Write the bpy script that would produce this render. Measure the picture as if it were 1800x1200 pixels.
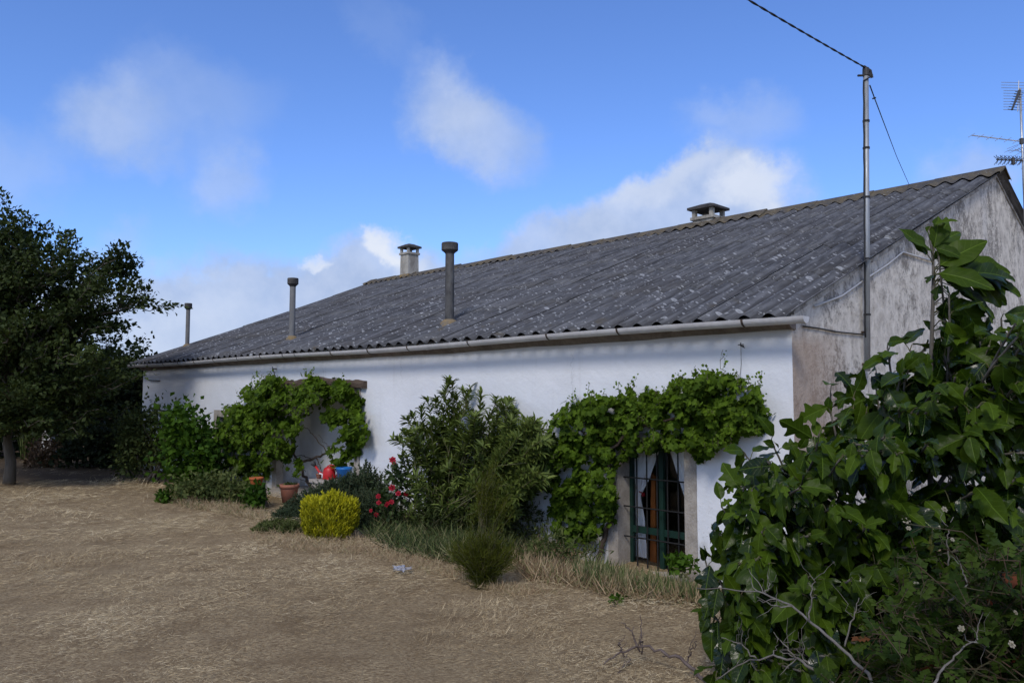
import bpy, math
import numpy as np
from mathutils import Vector


for _o in list(bpy.data.objects):
    bpy.data.objects.remove(_o, do_unlink=True)
SC = bpy.context.scene
COL = SC.collection
PI = math.pi
R = math.radians

# ------------------------------------------------------------------ camera
EYE = 1.7
PITCH = R(3.83)
FPX = 1373.0                      # focal length in photo pixels (18 mm on a 23.6 mm sensor)
cam = bpy.data.cameras.new("camera")
cam.lens = 18.0
cam.sensor_width = 23.6
cam.clip_start = 0.05
cam.clip_end = 5000
cam_o = bpy.data.objects.new("camera", cam)
cam_o.location = (0, 0, EYE)
cam_o.rotation_euler = (PI / 2 + PITCH, 0, 0)
COL.objects.link(cam_o)
SC.camera = cam_o


def ray(px, py):
    """direction through a photo pixel, scaled so that y = 1"""
    x = (px - 900.0) / FPX
    yc = (600.0 - py) / FPX
    ca, sa = math.cos(PITCH), math.sin(PITCH)
    v = np.array([x, ca - sa * yc, sa + ca * yc])
    return v / v[1]


def at(px, py, depth):
    return np.array([0, 0, EYE]) + ray(px, py) * depth


def on_ground(px, py, z=0.0):
    r = ray(px, py)
    return at(px, py, (z - EYE) / r[2])


# ------------------------------------------------------------------ light and sky
SUN_AZ = R(196)      # measured clockwise from +Y: behind the camera
SUN_EL = R(42)
sun = bpy.data.lights.new("sun", 'SUN')
sun.energy = 1.7
sun.angle = R(14)
sun.color = (1.0, 0.93, 0.83)
sun_o = bpy.data.objects.new("sun", sun)
sd = Vector((math.sin(SUN_AZ) * math.cos(SUN_EL), math.cos(SUN_AZ) * math.cos(SUN_EL), math.sin(SUN_EL)))
sun_o.rotation_euler = sd.to_track_quat('Z', 'Y').to_euler()
sun_o.location = sd * 60
COL.objects.link(sun_o)

SC.view_settings.view_transform = 'Standard'
SC.view_settings.look = 'None'
SC.view_settings.exposure = 0.2
SC.view_settings.gamma = 1.0


class NT:
    """tiny helper round a node tree"""
    def __init__(self, tree):
        self.t = tree

    def n(self, kind, **kw):
        nd = self.t.nodes.new(kind)
        for k, v in kw.items():
            setattr(nd, k, v)
        return nd

    def link(self, a, b):
        self.t.links.new(a, b)

    def put(self, sock, v):
        if v is None:
            return
        if isinstance(v, bpy.types.NodeSocket):
            self.link(v, sock)
        else:
            sock.default_value = v

    def math(self, op, a, b=None, c=None, clamp=False):
        nd = self.n('ShaderNodeMath', operation=op, use_clamp=clamp)
        for i, v in enumerate((a, b, c)):
            self.put(nd.inputs[i], v)
        return nd.outputs[0]

    def vmath(self, op, a, b=None, scale=None):
        nd = self.n('ShaderNodeVectorMath', operation=op)
        self.put(nd.inputs[0], a)
        if b is not None:
            self.put(nd.inputs[1], b)
        if scale is not None:
            self.put(nd.inputs['Scale'], scale)
        return nd.outputs[0]

    def mix(self, f, a, b, blend='MIX'):
        nd = self.n('ShaderNodeMix', data_type='RGBA', blend_type=blend)
        self.put(nd.inputs[0], f)
        for s, v in ((nd.inputs[6], a), (nd.inputs[7], b)):
            if isinstance(v, tuple) and len(v) == 3:
                v = v + (1,)
            self.put(s, v)
        return nd.outputs[2]

    def noise(self, vec, scale, detail=4, rough=0.55, dist=0.0):
        nd = self.n('ShaderNodeTexNoise')
        self.put(nd.inputs['Vector'], vec)
        nd.inputs['Scale'].default_value = scale
        nd.inputs['Detail'].default_value = detail
        nd.inputs['Roughness'].default_value = rough
        nd.inputs['Distortion'].default_value = dist
        return nd

    def ramp(self, v, lo, hi, a=0.0, b=1.0, smooth=True):
        nd = self.n('ShaderNodeMapRange', interpolation_type='SMOOTHSTEP' if smooth else 'LINEAR')
        self.put(nd.inputs['Value'], v)
        nd.inputs['From Min'].default_value = lo
        nd.inputs['From Max'].default_value = hi
        nd.inputs['To Min'].default_value = a
        nd.inputs['To Max'].default_value = b
        return nd.outputs[0]

    def mapping(self, vec, scale=(1, 1, 1), rot=(0, 0, 0), loc=(0, 0, 0)):
        nd = self.n('ShaderNodeMapping')
        self.put(nd.inputs['Vector'], vec)
        nd.inputs['Scale'].default_value = scale
        nd.inputs['Rotation'].default_value = rot
        nd.inputs['Location'].default_value = loc
        return nd.outputs[0]


SKY_STRENGTH = 0.1
world = bpy.data.worlds.new("World")
SC.world = world
world.use_nodes = True
wt = NT(world.node_tree)
for nd in list(world.node_tree.nodes):
    world.node_tree.nodes.remove(nd)
w_out = wt.n('ShaderNodeOutputWorld')
w_bg = wt.n('ShaderNodeBackground')
w_bg.inputs['Strength'].default_value = SKY_STRENGTH
wt.link(w_bg.outputs[0], w_out.inputs[0])
w_sky = wt.n('ShaderNodeTexSky', sky_type='NISHITA')
w_sky.sun_disc = False
w_sky.sun_elevation = SUN_EL
w_sky.sun_rotation = SUN_AZ
w_sky.altitude = 200
w_sky.air_density = 1.0
w_sky.dust_density = 0.6
w_sky.ozone_density = 1.5
SKY_TINT = (0.86, 1.14, 1.74)


def build_sky():
    tc = wt.n('ShaderNodeTexCoord').outputs['Generated']
    n1 = wt.noise(tc, 5.0, 6, 0.6)
    n2 = wt.noise(tc, 16.0, 6, 0.62)
    warp = wt.vmath('SCALE', wt.vmath('SUBTRACT', n1.outputs['Color'], (0.5, 0.5, 0.5)), scale=0.16)
    warp2 = wt.vmath('SCALE', wt.vmath('SUBTRACT', n2.outputs['Color'], (0.5, 0.5, 0.5)), scale=0.06)
    v = wt.vmath('ADD', wt.vmath('ADD', tc, warp), warp2)
    sep = wt.n('ShaderNodeSeparateXYZ')
    wt.link(v, sep.inputs[0])
    az = wt.math('ARCTAN2', sep.outputs[0], sep.outputs[1])
    hyp = wt.math('SQRT', wt.math('ADD', wt.math('MULTIPLY', sep.outputs[0], sep.outputs[0]),
                                  wt.math('MULTIPLY', sep.outputs[1], sep.outputs[1])))
    el = wt.math('ARCTAN2', sep.outputs[2], hyp)

    def ang(px, py):
        r = ray(px, py)
        return math.atan2(r[0], r[1]), math.atan2(r[2], math.hypot(r[0], r[1]))

    def blob(px, py, rx, ry, rot, dens, soft):
        a0, e0 = ang(px, py)
        ax = abs(ang(px + rx, py)[0] - ang(px - rx, py)[0]) / 2
        ay = abs(ang(px, py + ry)[1] - ang(px, py - ry)[1]) / 2
        da = wt.math('SUBTRACT', az, a0)
        de = wt.math('SUBTRACT', el, e0)
        c, s = math.cos(rot), math.sin(rot)
        u = wt.math('DIVIDE', wt.math('ADD', wt.math('MULTIPLY', da, c), wt.math('MULTIPLY', de, s)), ax)
        w = wt.math('DIVIDE', wt.math('SUBTRACT', wt.math('MULTIPLY', de, c), wt.math('MULTIPLY', da, s)), ay)
        d = wt.math('SQRT', wt.math('ADD', wt.math('MULTIPLY', u, u), wt.math('MULTIPLY', w, w)))
        return wt.ramp(d, 1.0 + soft * 0.35, 1.0 - soft * 0.65, 0.0, dens)

    def union(lst):
        keep = None
        for m in lst:
            inv = wt.math('SUBTRACT', 1.0, m)
            keep = inv if keep is None else wt.math('MULTIPLY', keep, inv)
        return wt.math('SUBTRACT', 1.0, keep)

    grey = union([
        blob(790, 190, 105, 85, R(-30), 0.52, 0.9),
        blob(850, 235, 105, 75, R(-30), 0.6, 0.9),
        blob(180, 240, 110, 85, 0, 0.62, 1.1),
        blob(330, 190, 140, 80, 0, 0.32, 1.3),
        blob(390, 320, 85, 62, 0, 0.5, 1.1),
        blob(10, 300, 60, 80, 0, 0.3, 1.2),
        blob(1190, 385, 225, 95, R(8), 0.92, 0.5),
        blob(1000, 440, 150, 60, R(10), 0.8, 0.7),
        blob(1300, 240, 100, 50, 0, 0.38, 1.2),
        blob(1715, 285, 95, 60, 0, 0.55, 1.2),
        blob(650, 30, 90, 40, R(-30), 0.12, 1.3),
        blob(380, 610, 520, 165, 0, 0.95, 0.4),
        blob(690, 520, 190, 95, 0, 0.9, 0.5),
        blob(200, 420, 60, 30, 0, 0.3, 1.2),
        blob(900, 460, 120, 40, 0, 0.5, 1.0),
        blob(1500, 420, 160, 60, 0, 0.45, 1.1),
    ])
    white = union([
        blob(1330, 355, 85, 50, R(10), 0.65, 0.9),
        blob(1150, 330, 110, 40, 0, 0.35, 1.0),
        blob(685, 440, 42, 30, R(20), 0.9, 0.6),
        blob(715, 470, 40, 40, 0, 0.5, 0.9),
        blob(553, 470, 28, 18, 0, 0.7, 0.8),
        blob(330, 560, 160, 60, 0, 0.25, 1.0),
        blob(790, 180, 70, 50, R(-20), 0.18, 1.1),
    ])
    # unseen clouds added behind and above the camera to warm the ambient light
    n3 = wt.noise(wt.mapping(tc, (1, 1, 2.2)), 2.2, 7, 0.6, 0.4)
    behind = wt.ramp(n3.outputs[0], 0.42, 0.62)
    sep0 = wt.n('ShaderNodeSeparateXYZ')
    wt.link(tc, sep0.inputs[0])
    far = wt.math('MAXIMUM', wt.ramp(sep0.outputs[1], 0.62, 0.2), wt.ramp(sep0.outputs[2], 0.58, 0.75))
    behind = wt.math('MULTIPLY', behind, far)
    k = 1.0 / SKY_STRENGTH
    tex = wt.ramp(n2.outputs[0], 0.3, 0.7)
    gcol = wt.mix(tex, tuple(c * k for c in (0.35, 0.45, 0.67)), tuple(c * k for c in (0.45, 0.54, 0.74)))
    wcol = tuple(c * k for c in (0.72, 0.76, 0.84))
    base = wt.mix(1.0, w_sky.outputs[0], SKY_TINT, 'MULTIPLY')
    c1 = wt.mix(grey, base, gcol)
    c2 = wt.mix(wt.math('MULTIPLY', white, grey), c1, wcol)
    c2 = wt.mix(wt.math('MULTIPLY', behind, 0.9), c2, tuple(c * k for c in (0.56, 0.56, 0.58)))
    wt.link(c2, w_bg.inputs['Color'])


build_sky()

# ------------------------------------------------------------------ mesh helpers
def link_mesh(name, me, mat, parent=None, loc=None):
    o = bpy.data.objects.new(name, me)
    COL.objects.link(o)
    if mat is not None:
        me.materials.append(mat)
    if parent is not None:
        o.parent = parent
    if loc is not None:
        o.location = loc
    return o


def wloc(o):
    v = np.zeros(3)
    while o is not None:
        v += np.array(o.location)
        o = o.parent
    return v


def make_mesh(name, V, groups, attrs=None, smooth=False):
    """groups: list of int arrays (M,k), every array one polygon size"""
    me = bpy.data.meshes.new(name)
    V = np.asarray(V, dtype=np.float32)
    groups = [np.asarray(g, dtype=np.int32) for g in groups if len(g)]
    nl = sum(g.size for g in groups)
    npoly = sum(len(g) for g in groups)
    me.vertices.add(len(V))
    me.vertices.foreach_set('co', V.ravel())
    me.loops.add(nl)
    me.polygons.add(npoly)
    me.loops.foreach_set('vertex_index', np.concatenate([g.ravel() for g in groups]))
    tot = np.concatenate([np.full(len(g), g.shape[1], np.int32) for g in groups])
    start = np.concatenate([[0], np.cumsum(tot)[:-1]]).astype(np.int32)
    me.polygons.foreach_set('loop_start', start)
    me.polygons.foreach_set('use_smooth', np.full(npoly, smooth))
    for k, a in (attrs or {}).items():
        a = np.asarray(a, dtype=np.float32)
        if a.ndim == 1:
            me.attributes.new(k, 'FLOAT', 'POINT').data.foreach_set('value', a)
        else:
            me.attributes.new(k, 'FLOAT_VECTOR', 'POINT').data.foreach_set('vector', a.ravel())
    me.update(calc_edges=True)
    me.validate()
    return me


class MB:
    """collects boxes, tubes, lathes and grids (world coordinates) for one mesh"""
    def __init__(self):
        self.V = []
        self.nv = 0
        self.G = {}
        self.A = []

    def add(self, V, faces, rnd=0.5):
        V = np.asarray(V, dtype=float)
        for f in faces:
            self.G.setdefault(len(f), []).append([i + self.nv for i in f])
        self.V.append(V)
        self.A.append(np.full(len(V), rnd) if np.isscalar(rnd) else np.asarray(rnd))
        self.nv += len(V)

    def box8(self, c, rnd=0.5):
        """8 corners: bottom ring 0-3, top ring 4-7"""
        self.add(c, [(3, 2, 1, 0), (4, 5, 6, 7), (0, 1, 5, 4), (1, 2, 6, 5), (2, 3, 7, 6), (3, 0, 4, 7)], rnd)

    def box(self, x0, x1, y0, y1, z0, z1, rnd=0.5):
        self.box8([(x0, y0, z0), (x1, y0, z0), (x1, y1, z0), (x0, y1, z0),
                   (x0, y0, z1), (x1, y0, z1), (x1, y1, z1), (x0, y1, z1)], rnd)

    def tube(self, path, rad, sides=6, rnd=0.5, caps=True):
        P = np.asarray(path, dtype=float)
        n = len(P)
        rad = np.full(n, rad) if np.isscalar(rad) else np.asarray(rad)
        T = np.gradient(P, axis=0) if n > 1 else np.zeros_like(P)
        T /= np.linalg.norm(T, axis=1)[:, None] + 1e-12
        ref = np.array([0, 0, 1.0]) if abs(T[0][2]) < 0.9 else np.array([1.0, 0, 0])
        vs = []
        a = np.linspace(0, 2 * PI, sides, endpoint=False)
        for i in range(n):
            x = np.cross(T[i], ref)
            if np.linalg.norm(x) < 1e-4:
                x = np.cross(T[i], [0.3, 1, 0.2])
            x /= np.linalg.norm(x)
            y = np.cross(T[i], x)
            ref = -np.cross(T[i], x) if False else ref
            vs.append(P[i] + rad[i] * (np.cos(a)[:, None] * x + np.sin(a)[:, None] * y))
        F = []
        for i in range(n - 1):
            for j in range(sides):
                k = (j + 1) % sides
                F.append((i * sides + j, i * sides + k, (i + 1) * sides + k, (i + 1) * sides + j))
        if caps:
            F.append(tuple(range(sides))[::-1])
            F.append(tuple((n - 1) * sides + j for j in range(sides)))
        self.add(np.concatenate(vs), F, rnd)

    def lathe(self, prof, centre=(0, 0, 0), sides=24, rnd=0.5):
        c = np.asarray(centre, float)
        a = np.linspace(0, 2 * PI, sides, endpoint=False)
        V, F = [], []
        for r, z in prof:
            V.append(np.stack([c[0] + r * np.cos(a), c[1] + r * np.sin(a), np.full(sides, c[2] + z)], 1))
        for i in range(len(prof) - 1):
            for j in range(sides):
                k = (j + 1) % sides
                F.append((i * sides + j, i * sides + k, (i + 1) * sides + k, (i + 1) * sides + j))
        self.add(np.concatenate(V), F, rnd)

    def grid(self, P, rnd=0.5, flip=False):
        """P: (n,m,3)"""
        P = np.asarray(P, float)
        n, m = P.shape[:2]
        F = []
        for i in range(n - 1):
            for j in range(m - 1):
                f = (i * m + j, i * m + j + 1, (i + 1) * m + j + 1, (i + 1) * m + j)
                F.append(f[::-1] if flip else f)
        self.add(P.reshape(-1, 3), F, rnd)

    def build(self, name, mat, parent=None, smooth=False, local=False):
        V = np.concatenate(self.V)
        if parent is not None and not local:
            V = V - wloc(parent)
        me = make_mesh(name, V, [np.array(g) for g in self.G.values()], {'rnd': np.concatenate(self.A)}, smooth)
        return link_mesh(name, me, mat, parent)


def tag(o, label=None, cat=None, group=None, kind=None):
    for k, v in (('label', label), ('category', cat), ('group', group), ('kind', kind)):
        if v:
            o[k] = v
    return o


def thing(name, loc, label, cat, group=None):
    o = bpy.data.objects.new(name, None)
    o.empty_display_size = 0.1
    o.location = loc
    COL.objects.link(o)
    return tag(o, label, cat, group)


# leaf templates: y along the leaf (0..1), x across, z up
def t_diamond(w=0.3, fold=0.12, curl=0.15):
    V = [(0, 0, 0), (-w, 0.42, fold), (0, 0.5, 0), (w, 0.42, fold), (0, 1, -curl)]
    return np.array(V), [(0, 2, 1), (0, 3, 2), (1, 2, 4), (2, 3, 4)]


def t_needle(w=0.06):
    return np.array([(-w, 0, 0), (w, 0, 0), (w * .8, .6, .03), (-w * .8, .6, .03), (0, 1, 0)]), [(0, 1, 2, 3), (3, 2, 4)]


def t_lance(w=0.1, curl=0.12):
    V = [(0, 0, 0), (-w, .35, .03), (0, .35, 0), (w, .35, .03), (-w * .8, .7, .03 - curl * .4), (0, .7, -curl * .5),
         (w * .8, .7, .03 - curl * .4), (0, 1, -curl)]
    return np.array(V), [(0, 2, 1), (0, 3, 2), (1, 2, 5, 4), (2, 3, 6, 5), (4, 5, 7), (5, 6, 7)]


def t_vine():
    out = [(0, 0.0), (.28, -.10), (.52, .16), (.40, .36), (.60, .62), (.28, .68), (.0, 1.0),
           (-.28, .68), (-.60, .62), (-.40, .36), (-.52, .16), (-.28, -.10)]
    V = [(0, .3, .0)] + [(x, y, -.28 * abs(x) * abs(x) - .10 * max(y - .3, 0) + .05 * math.sin(9 * x + 4 * y)) for x, y in out]
    n = len(out)
    return np.array(V), [(0, 1 + i, 1 + (i + 1) % n) for i in range(n)]


def t_fig(kind=0):
    n = 15
    s = np.linspace(0, 1, n)
    base = np.sin(PI * np.clip(s, 0, 1) ** 0.80) ** 0.85 * 0.28
    if kind == 1:      # three lobes
        base = base * (1 - .55 * np.exp(-((s - .60) / .07) ** 2)) + .10 * np.exp(-((s - .42) / .1) ** 2)
    if kind == 2:      # five lobes
        base = base * (1 - .5 * np.exp(-((s - .62) / .055) ** 2) - .45 * np.exp(-((s - .34) / .045) ** 2)) + .13 * np.exp(-((s - .47) / .08) ** 2)
    base[0] = 0.015
    base[-1] = 0.012
    cols = np.array([-1, -.55, -.12, 0, .12, .55, 1.0])
    V, F = [], []
    for i in range(n):
        for c in cols:
            x = base[i] * c
            y = s[i]
            if kind and abs(c) > .5:
                y = s[i] + .10 * abs(c) * base[i] / .34
            z = .30 * abs(x) - .55 * x * x - .26 * s[i] ** 2 + .025 * math.sin(s[i] * 17 + c * 2) * abs(c)
            V.append((x, y, z))
    m = len(cols)
    for i in range(n - 1):
        for j in range(m - 1):
            F.append((i * m + j, i * m + j + 1, (i + 1) * m + j + 1, (i + 1) * m + j))
    return np.array(V), F


def frames(D, N):
    """rotation matrices whose columns are x, y=D, z~N"""
    D = D / (np.linalg.norm(D, axis=1)[:, None] + 1e-9)
    N = N - D * np.sum(D * N, axis=1)[:, None]
    N = N / (np.linalg.norm(N, axis=1)[:, None] + 1e-9)
    X = np.cross(D, N)
    return np.stack([X, D, N], axis=2)


class Cloud:
    """many leaf shapes gathered for one mesh"""
    def __init__(self):
        self.V, self.R, self.L, self.G, self.nv = [], [], [], {}, 0

    def put(self, tmpl, pos, D, N, size, rnd):
        T, F = tmpl
        n = len(pos)
        if n == 0:
            return
        M = frames(np.asarray(D, float), np.asarray(N, float))
        size = np.broadcast_to(np.asarray(size, float), (n,))
        V = np.einsum('nij,kj->nki', M, T) * size[:, None, None] + np.asarray(pos)[:, None, :]
        k = len(T)
        off = (np.arange(n) * k + self.nv)[:, None]
        by = {}
        for f in F:
            by.setdefault(len(f), []).append(f)
        for q, fs in by.items():
            fs = np.array(fs)
            self.G.setdefault(q, []).append((fs[None] + off[:, None, :] if False else (fs[None, :, :] + off[:, :, None])).reshape(-1, q))
        self.V.append(V.reshape(-1, 3))
        self.R.append(np.repeat(np.broadcast_to(np.asarray(rnd, float), (n,)), k))
        self.L.append(np.tile(T, (n, 1)))
        self.nv += n * k

    def build(self, name, mat, parent=None, smooth=False):
        V = np.concatenate(self.V)
        if parent is not None:
            V = V - wloc(parent)
        me = make_mesh(name, V, [np.concatenate(g) for g in self.G.values()],
                       {'rnd': np.concatenate(self.R), 'lco': np.concatenate(self.L)}, smooth)
        return link_mesh(name, me, mat, parent)


def in_poly(poly, x, y):
    poly = np.asarray(poly, float)
    inside = np.zeros(len(x), bool)
    j = len(poly) - 1
    for i in range(len(poly)):
        xi, yi = poly[i]
        xj, yj = poly[j]
        c = ((yi > y) != (yj > y)) & (x < (xj - xi) * (y - yi) / (yj - yi + 1e-12) + xi)
        inside ^= c
        j = i
    return inside


def sample_poly(poly, n, rng):
    p = np.asarray(poly, float)
    lo, hi = p.min(0), p.max(0)
    out = np.zeros((0, 2))
    while len(out) < n:
        q = rng.uniform(lo, hi, (n * 3, 2))
        out = np.concatenate([out, q[in_poly(p, q[:, 0], q[:, 1])]])
    return out[:n]


def unit(rng, n):
    v = rng.normal(size=(n, 3))
    return v / np.linalg.norm(v, axis=1)[:, None]


def bez(a, b, sag=0.0, wob=0.0, n=6, rng=None, up=0.0):
    a, b = np.asarray(a, float), np.asarray(b, float)
    t = np.linspace(0, 1, n)[:, None]
    L = np.linalg.norm(b - a)
    p = a + (b - a) * t
    p[:, 2] += (up - sag) * L * (4 * t[:, 0] * (1 - t[:, 0]))
    if wob and rng is not None:
        w = rng.normal(size=(n, 3)) * wob * L
        w[0] = 0
        w[-1] = 0
        p += w
    return p


# ------------------------------------------------------------------ materials
def new_mat(name):
    m = bpy.data.materials.new(name)
    m.use_nodes = True
    for nd in list(m.node_tree.nodes):
        m.node_tree.nodes.remove(nd)
    t = NT(m.node_tree)
    out = t.n('ShaderNodeOutputMaterial')
    p = t.n('ShaderNodeBsdfPrincipled')
    t.link(p.outputs[0], out.inputs[0])
    return m, t, p, out


def pset(t, p, col=None, rough=None, metal=None, spec=None):
    if col is not None:
        t.put(p.inputs['Base Color'], col + (1,) if isinstance(col, tuple) and len(col) == 3 else col)
    if rough is not None:
        t.put(p.inputs['Roughness'], rough)
    if metal is not None:
        t.put(p.inputs['Metallic'], metal)
    if spec is not None:
        t.put(p.inputs['Specular IOR Level'], spec)


def bump(t, p, height, strength=0.3, dist=0.02):
    b = t.n('ShaderNodeBump')
    b.inputs['Strength'].default_value = strength
    b.inputs['Distance'].default_value = dist
    t.link(height, b.inputs['Height'])
    t.link(b.outputs[0], p.inputs['Normal'])


def obj_co(t):
    return t.n('ShaderNodeTexCoord').outputs['Object']


def m_plain(name, c1, c2, scale=6.0, rough=0.7, metal=0.0, bumps=0.2, stretch=(1, 1, 1), spec=0.4):
    m, t, p, out = new_mat(name)
    v = t.mapping(obj_co(t), stretch)
    n = t.noise(v, scale, 6, 0.6)
    n2 = t.noise(v, scale * 7, 4, 0.6)
    f = t.ramp(t.math('ADD', t.math('MULTIPLY', n.outputs[0], .7), t.math('MULTIPLY', n2.outputs[0], .3)), .35, .65)
    pset(t, p, t.mix(f, c1, c2), t.ramp(n2.outputs[0], .3, .7, rough - .08, rough + .08), metal, spec)
    bump(t, p, n2.outputs[0], bumps, 0.01)
    return m


def m_leaf(name, dark, light, trans=0.3, rough=0.45, spec=0.35, vein=False, third=None):
    m, t, p, out = new_mat(name)
    a = t.n('ShaderNodeAttribute', attribute_name='rnd')
    n = t.noise(obj_co(t), 3.0, 3)
    f = t.math('ADD', t.math('MULTIPLY', a.outputs['Fac'], .8), t.math('MULTIPLY', t.math('SUBTRACT', n.outputs[0], .5), .7), clamp=True)
    col = t.mix(f, dark, light)
    if third:
        col = t.mix(t.ramp(a.outputs['Fac'], .93, .97), col, third)
    if vein:
        l = t.n('ShaderNodeAttribute', attribute_name='lco')
        s = t.n('ShaderNodeSeparateXYZ')
        t.link(l.outputs['Vector'], s.inputs[0])
        ax = t.math('ABSOLUTE', s.outputs[0])
        mid = t.ramp(ax, .018, .004)
        side = t.math('PINGPONG', t.math('SUBTRACT', s.outputs[1], t.math('MULTIPLY', ax, .8)), .065)
        sv = t.math('MULTIPLY', t.ramp(side, .007, .001), t.ramp(ax, .3, .05, 0.2, .6))
        vv = t.math('MAXIMUM', mid, sv)
        col = t.mix(t.math('MULTIPLY', vv, .5), col, tuple(min(1, c * 1.9 + .02) for c in light))
        n5 = t.noise(l.outputs['Vector'], 9, 3)
        col = t.mix(t.math('MULTIPLY', n5.outputs[0], .35), col, dark)
        bump(t, p, t.math('ADD', t.math('MULTIPLY', vv, -.6), t.math('MULTIPLY', n5.outputs[0], .5)), .35, .01)
    pset(t, p, col, t.ramp(a.outputs['Fac'], 0, .8, rough - .12, rough + .12) if vein else rough, 0, t.ramp(a.outputs['Fac'], .1, .6, spec * 2.2, spec * .7) if vein else spec)
    tr = t.n('ShaderNodeBsdfTranslucent')
    t.link(t.mix(1.0, col, (1.25, 1.3, .6), 'MULTIPLY'), tr.inputs['Color'])
    mx = t.n('ShaderNodeMixShader')
    mx.inputs[0].default_value = trans
    t.link(p.outputs[0], mx.inputs[1])
    t.link(tr.outputs[0], mx.inputs[2])
    t.link(mx.outputs[0], out.inputs[0])
    return m


def m_blade(name, cols, rough=0.8):
    """straw or grass blades: colour from the blade's own random number"""
    m, t, p, out = new_mat(name)
    a = t.n('ShaderNodeAttribute', attribute_name='rnd')
    cr = t.n('ShaderNodeValToRGB')
    els = cr.color_ramp.elements
    while len(els) < len(cols):
        els.new(0.5)
    for i, c in enumerate(cols):
        els[i].position = i / (len(cols) - 1)
        els[i].color = c + (1,)
    t.link(a.outputs['Fac'], cr.inputs[0])
    pset(t, p, cr.outputs[0], rough, 0, .2)
    return m


def m_white_wall():
    m, t, p, out = new_mat('whitewash')
    co = obj_co(t)
    sep = t.n('ShaderNodeSeparateXYZ')
    t.link(co, sep.inputs[0])
    z = sep.outputs[2]
    n1 = t.noise(co, 0.9, 5, .55)
    n2 = t.noise(co, 7, 6, .65)
    n3 = t.noise(co, 42, 4, .7)
    streak = t.noise(t.mapping(co, (5, 5, .35)), 1.6, 5, .6)
    col = t.mix(t.ramp(n1.outputs[0], .35, .7), (.745, .765, .80), (.69, .71, .745))
    col = t.mix(t.math('MULTIPLY', t.ramp(streak.outputs[0], .55, .75), .22), col, (.50, .50, .50))
    # grime and flaking near the ground
    low = t.math('ADD', t.ramp(z, .75, .0, 0, .62), t.math('MULTIPLY', t.math('SUBTRACT', n2.outputs[0], .5), 1.1))
    col = t.mix(t.math('MULTIPLY', t.ramp(low, .35, .75), .65), col, (.34, .33, .31))
    spots = t.math('MULTIPLY', t.ramp(n3.outputs[0], .60, .68), t.ramp(t.math('ADD', n1.outputs[0], t.ramp(z, 1.0, .1, 0, .25)), .52, .72))
    col = t.mix(t.math('MULTIPLY', spots, .55), col, (.28, .27, .25))
    # stained band just under the eaves
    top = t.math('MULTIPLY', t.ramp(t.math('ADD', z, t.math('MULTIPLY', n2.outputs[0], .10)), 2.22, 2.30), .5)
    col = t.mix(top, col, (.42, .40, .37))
    # hairline cracks
    vo = t.n('ShaderNodeTexVoronoi', feature='DISTANCE_TO_EDGE')
    t.link(t.vmath('ADD', t.mapping(co, (1, 1, .5)), t.vmath('SCALE', n2.outputs['Color'], scale=.25)), vo.inputs['Vector'])
    vo.inputs['Scale'].default_value = .55
    crack = t.math('MULTIPLY', t.ramp(vo.outputs['Distance'], .004, .001), t.ramp(n1.outputs[0], .5, .6))
    col = t.mix(t.math('MULTIPLY', crack, .35), col, (.3, .3, .3))
    pset(t, p, col, .9, 0, .15)
    bump(t, p, t.math('ADD', t.math('ADD', t.math('MULTIPLY', n1.outputs[0], 4), n2.outputs[0]), t.math('MULTIPLY', n3.outputs[0], .25)), .35, .025)
    return m


def m_gable():
    m, t, p, out = new_mat('weathered_render')
    co = obj_co(t)
    sep = t.n('ShaderNodeSeparateXYZ')
    t.link(co, sep.inputs[0])
    n0 = t.noise(co, .7, 4)
    n1 = t.noise(t.mapping(co, (1, 1, .9)), 6.0, 8, .72, .4)
    n2 = t.noise(t.mapping(co, (1, 1, .85)), 26, 6, .8)
    n3 = t.noise(co, 60, 3, .6)
    col = t.mix(t.ramp(n1.outputs[0], .35, .65), (.75, .705, .63), (.50, .46, .405))
    d = t.math('ADD', t.math('MULTIPLY', n2.outputs[0], .6), t.math('MULTIPLY', n1.outputs[0], .45))
    d = t.math('ADD', d, t.math('MULTIPLY', t.math('SUBTRACT', n0.outputs[0], .5), .6))
    col = t.mix(t.math('MULTIPLY', t.ramp(d, .50, .62), .70), col, (.125, .115, .105))
    # bare reddish mortar lower down by the front corner
    low = t.math('ADD', t.ramp(sep.outputs[2], 2.7, 1.9), t.math('MULTIPLY', t.math('SUBTRACT', n0.outputs[0], .5), 1.2))
    low = t.math('MULTIPLY', t.ramp(low, .30, .7), t.ramp(sep.outputs[0], 1.5, .3))
    col = t.mix(t.math('MULTIPLY', low, .75), col, t.mix(n2.outputs[0], (.54, .40, .30), (.25, .18, .13)))
    white = t.ramp(t.noise(t.mapping(co, (1.2, 1.2, .3)), 1.1, 3).outputs[0], .58, .7)
    col = t.mix(t.math('MULTIPLY', t.math('MULTIPLY', white, t.ramp(n2.outputs[0], .6, .45)), .6), col, (.62, .62, .63))
    pset(t, p, col, .92, 0, .15)
    bump(t, p, t.math('ADD', n1.outputs[0], t.math('ADD', t.math('MULTIPLY', n2.outputs[0], .5), t.math('MULTIPLY', n3.outputs[0], .3))), .7, .03)
    return m


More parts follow.
